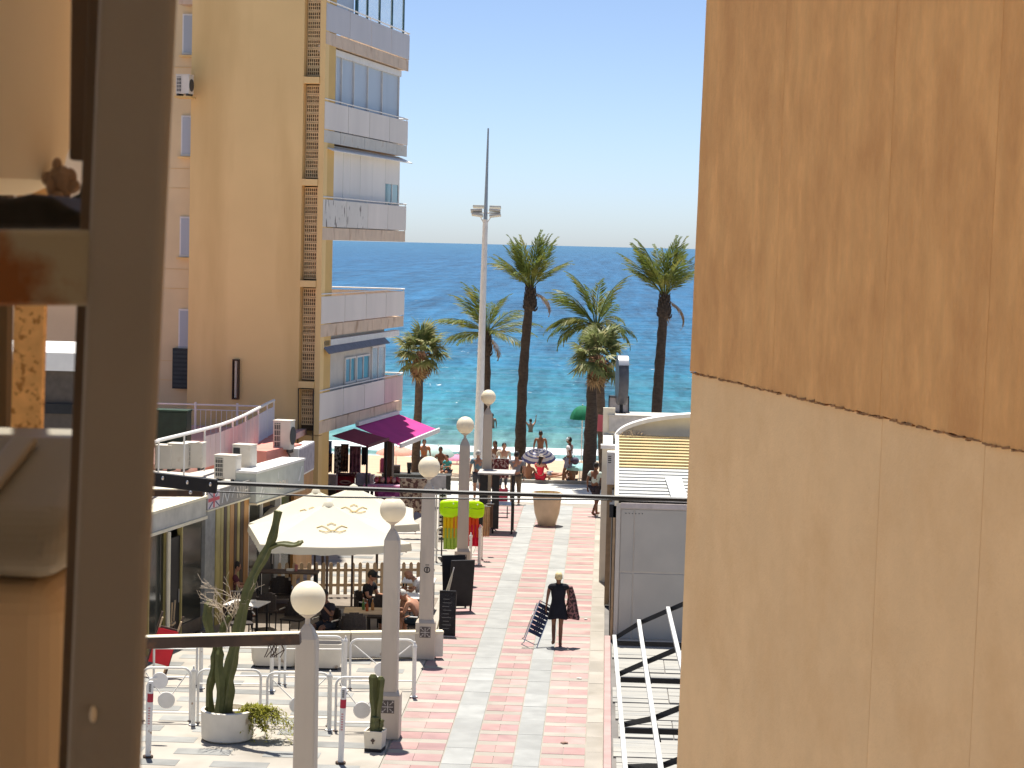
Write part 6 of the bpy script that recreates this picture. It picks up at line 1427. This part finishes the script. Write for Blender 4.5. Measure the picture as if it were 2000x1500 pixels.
for px, wpx, yt, col, lb in ((748,14,897,(.16,.02,.06),'dark red sunlounger back standing on the dark counter'),(769,20,910,(.07,.05,.045),'brown crate on the dark counter'),(797,9,906,(.02,.02,.02),'black flower pot on the dark counter')):
    a_ = gy(px,yt,75.9); t = thing({'748':'lounger_back','769':'crate','797':'flower_pot'}[str(px)], lb, {'748':'lounger','769':'crate','797':'flower pot'}[str(px)], (a_.x,t4.location.y,z4+.001)); ww = wpx*76/4170; hh = max(.12,a_.z-z4)
    if px == 797: MB().lathe([(ww*.35,0),(ww*.5,hh*.85),(ww*.55,hh),(ww*.4,hh)],14).build('pot', plain(col), t, smooth=True)
    elif px == 769:
        for q in range(3): MB().bx(-ww/2,ww/2,-.15,.15,hh*q/3,hh*(q+.85)/3).build('board', plain(col), t)
    else: MB().bx(-ww/2,ww/2,-.03,.03,0,hh).build('cushion', plain(col), t, bevel=.03); MB().bx(-ww/2-.03,-ww/2-.002,-.02,.04,0,hh*.9).build('frame', M['salmon'], t)
# neon inflatables on a rack beside lamp four
Yr = 59.5
rk = thing('goods_rack', 'thin black rack carrying neon inflatables', 'rack', (gy(902,1000,Yr+.3).x,Yr+.3,0))
for x in (-.55,.50): MB().tube([(x,0,0),(x,0,2.1)], .02, 6).build('pole', M['black'], rk)
for z in (1.95,1.15): MB().tube([(-.55,0,z),(.5,0,z)], .016, 6).build('bar', M['black'], rk)
def torus(R_, r_, n_=28, m_=10):
    mb = MB(); v = [((R_+r_*math.cos(b_))*math.cos(a), r_*math.sin(b_), (R_+r_*math.cos(b_))*math.sin(a)) for a in [2*PI*i/n_ for i in range(n_)] for b_ in [2*PI*j/m_ for j in range(m_)]]
    return mb.add(v, [(i*m_+j,((i+1)%n_)*m_+j,((i+1)%n_)*m_+(j+1)%m_,i*m_+(j+1)%m_) for i in range(n_) for j in range(m_)])
for px, py, kind, col, lb in ((879,993,'ring',(.62,.90,.005),'neon yellow swim float left of lamp post four'),(926,995,'ring',(.62,.88,.005),'neon yellow swim float right of lamp post four'),(879,1030,'mat',(.85,.62,.01),'yellow and orange air mat hanging left of lamp post four'),(921,1028,'mat',(.85,.10,.02),'orange red air mat hanging right of lamp post four'),(898,1028,'mat',(.85,.25,.02),'orange air mat partly behind lamp post four'),(926,1046,'mat',(.75,.012,.06),'crimson air mat hanging lowest in the rack'),(880,1052,'mat',(.45,.60,.10),'pale green air mat hanging lowest on the left')):
    p = gy(px,py,Yr); t = thing('swim_float' if kind == 'ring' else 'air_mat', lb, 'swim float' if kind == 'ring' else 'air mat', p, 0, 'neon inflatables for sale')
    nm = mat('neon_%d_%d' % (px,py), col, .35, .06, 3, trans=.3)
    if kind == 'ring':
        pil_ = MB().sphere((0,0,0),(1,1,1),24,14)
        for v_ in pil_.v:
            q_ = Vector((math.copysign(abs(v_.x)**.55,v_.x)*.30, math.copysign(abs(v_.y)**.8,v_.y)*.10, math.copysign(abs(v_.z)**.6,v_.z)*.25)); w2_ = noise.noise(q_*6+Vector((px*.1,0,0)))*.05; v_.x, v_.y, v_.z = q_.x+w2_, q_.y*(1+.3*math.sin(q_.x*22)), q_.z+w2_*.6
        pil_.build('float', nm, t, smooth=True); MB().sphere((.1,-.10,.15),(.02,.02,.02),8,6).build('valve', M['white_metal'], t); MB().tube([(-.28,-.06,.02),(-.1,-.115,.04),(.1,-.115,.02),(.28,-.06,.04)],.008,5).build('seam', plain((.25,.35,.01)), t)
    else:
        for q in range(4): MB().tube([(-.15+.1*q,0,-.30),(-.15+.1*q,-.01,.30)], [.035,.05] if False else .05, 8).build('air_tube', nm, t, smooth=True)
cloth('towel','beige towel hanging at the street end of the neon rack','towel',944,957,990,1048,60.3,plain((.55,.36,.22),.9),.04,G,seed=11)
cloth('towel','brown wrap hanging behind the beige towel','towel',952,963,985,1030,61.2,plain((.16,.09,.06),.9),.03,G,seed=12)
sr = thing('sunglasses_rack', 'narrow white rack full of dark sunglasses by lamp post three', 'rack', (gy(863,1050,60.5).x,60.5,0))
MB().bx(-.11,.11,0,.06,.45,1.98).build('panel', M['white_metal'], sr); MB().bx(-.10,.10,-.05,.12,0,.03).build('foot', M['black'], sr); MB().tube([(0,.03,.03),(0,.03,.45)],.02,6).build('pole', M['steel'], sr)
for q in range(11):
    z = .55+.125*q
    for sx_ in (-.05,.05): MB().sphere((sx_,-.012,z),(.035,.012,.028),8,6).build('lens', M['black'], sr)
bs = thing('market_stand', 'black framed market stand with dark side cloths at the end of the pink lane', 'market stand', (gy(968,1000,66).x,66,0))
xs = [(gy(px,1000,66)-bs.location).x for px in (938,963,1000)]
zt = 9-(930-478)*66/4170
for x in xs: MB().bx(x-.03,x+.03,-.03,.03,0,zt).build('post', M['black'], bs); MB().bx(x-.025,x+.025,1.0,1.05,0,zt).build('post', M['black'], bs)
MB().bx(xs[0]-.1,xs[2]+.05,-.1,1.1,zt+.001,zt+.05).build('top_board', plain((.40,.38,.36)), bs)
MB().bx(xs[0]-.02,xs[0]+.22,-.06,-.031,.9,zt-.02).build('side_cloth', M['black'], bs); MB().bx(xs[1]-.05,xs[1]+.18,-.06,-.031,.15,zt-.02).build('side_cloth', M['black'], bs)
MB().bx(xs[0],xs[2],.0,.9,.86,.90).build('shelf', M['steel'], bs)
p = gz(981,1010); t = thing('folding_chair', 'small coral pink folding chair at the end of the lane', 'chair', (p.x,p.y,0), rad(5))
MB().bx(-.16,.16,-.16,.16,.40,.44).build('seat', mat('coral_cloth',(.68,.20,.16),.8,.1,3), t); MB().bx(-.16,.16,.15,.18,.50,.92).build('backrest', plain((.38,.05,.10)), t)
for sx_ in (-.16,.16): MB().tube([(sx_,.165,0),(sx_,.165,.95)],.012,5).build('leg', M['black'], t); MB().tube([(sx_,-.15,0),(sx_,-.15,.40)],.012,5).build('leg', M['black'], t); MB().tube([(sx_,-.15,.03),(sx_,.16,.03)],.01,5).build('stretcher', M['black'], t)
gp_ = thing('notice_panel', 'grey notice panel with small letters behind lamp post three', 'sign', (gy(843,950,62.5).x,62.5,0)); MB().bx(-.12,.42,-.02,.02,1.65,2.15).build('panel', plain((.45,.43,.42)), gp_); MB().tube([(.15,.03,0),(.15,.03,2.1)],.025,6).build('pole', M['steel'], gp_)
o = text('lettering','AS',.13,M['black'],gp_,Matrix.Translation((-.02,-.022,1.80)) @ Matrix.Rotation(PI/2,4,'X'),.001)

# ================================================================== BEACH PARASOLS
def beach_parasol(lb, px, py, Y, r_, h_, mats, tilt=0, dome=.38):
    p = gy(px,py,Y); t = thing('beach_parasol', lb, 'parasol', (p.x,Y,p.z-h_), 0, 'parasols on the beach'); t.rotation_euler = (rad(tilt),0,0); n_ = 8
    g0 = beach_z(Y) - (p.z-h_)
    MB().tube([(0,0,g0-.1),(0,0,h_)], .02, 6).build('pole', M['white_metal'], t)
    for k_ in range(n_):
        v = []; f = []
        for i in range(7):
            u = .02+.98*i/6
            for j in range(4):
                a = 2*PI*(k_+j/3)/n_; rr_ = r_*math.sin(u*PI/2*.92)/math.sin(PI/2*.92)*(1-.04*math.sin(PI*j/3)*u); v.append((math.cos(a)*rr_, math.sin(a)*rr_, h_-dome*r_*(1-math.cos(u*PI/2*.92))/(1-math.cos(PI/2*.92))))
        f = [(i*4+j,i*4+j+1,(i+1)*4+j+1,(i+1)*4+j) for i in range(6) for j in range(3)]
        MB().add(v, f).build('canopy_panel', mats[k_ % len(mats)], t, smooth=True)
    MB().sphere((0,0,h_+.02),(.03,.03,.04),8,6).build('finial', M['white_metal'], t); return t
beach_parasol('pale teal parasol shading the group left of the globe lamps',857,868,86,.66,1.9,[M['teal_canvas']],8,.62)
beach_parasol('pink parasol low on the sand beyond the third globe',893,888,97,.62,1.4,[plain((.70,.30,.45),.8,.3)])
beach_parasol('peach parasol under the magenta awning',774,872,88,.85,2.0,[plain((.72,.40,.32),.8,.3)])
bpm = mat('blue_white_stripes',(.70,.69,.70),.8,.04,2,trans=.25)
nt = bpm.node_tree; wv_ = nt.nodes.new('ShaderNodeTexWave'); wv_.wave_type = 'RINGS'; wv_.rings_direction = 'Z'; wv_.inputs['Scale'].default_value = 2.2; wv_.inputs['Distortion'].default_value = 0
tcn = nt.nodes.new('ShaderNodeTexCoord'); nt.links.new(tcn.outputs['Object'], wv_.inputs[0]); mrn = nt.nodes.new('ShaderNodeMapRange'); mrn.inputs[1].default_value = .68; mrn.inputs[2].default_value = .74; nt.links.new(wv_.outputs[1], mrn.inputs[0])
mxn = nt.nodes.new('ShaderNodeMix'); mxn.data_type = 'RGBA'; nt.links.new(mrn.outputs[0], mxn.inputs[0]); mxn.inputs[6].default_value = (.72,.70,.71,1); mxn.inputs[7].default_value = (.11,.12,.30,1)
nt.links.new(mxn.outputs[2], nt.nodes['Principled BSDF'].inputs['Base Color'])
for q in nt.nodes:
    if q.type == 'BSDF_TRANSLUCENT': nt.links.new(mxn.outputs[2], q.inputs[0])
beach_parasol('blue and white ringed parasol in the middle of the beach',1053,874,83.6,.68,1.75,[bpm],16,.5)
beach_parasol('turquoise parasol beside the thick trunked palm',1132,905,83.0,.62,1.35,[plain((.35,.62,.62),.8,.3)])
beach_parasol('deep green parasol half hidden by the thick palm trunk',1138,792,88,.52,2.6,[plain((.01,.16,.08),.8,.15)],0,1.1)
beach_parasol('pale turquoise parasol at the kiosk corner above the walking man',1158,903,82.2,.40,1.4,[plain((.45,.66,.62),.8,.3)])

for o in list(bpy.data.objects):                     # lettering becomes ordinary mesh
    if o.type == 'FONT':
        dg = bpy.context.evaluated_depsgraph_get(); me = bpy.data.meshes.new_from_object(o.evaluated_get(dg)); nm = o.name; par = o.parent; mt = o.matrix_local.copy()
        bpy.data.objects.remove(o); q = link(nm, me, par); q.matrix_local = mt
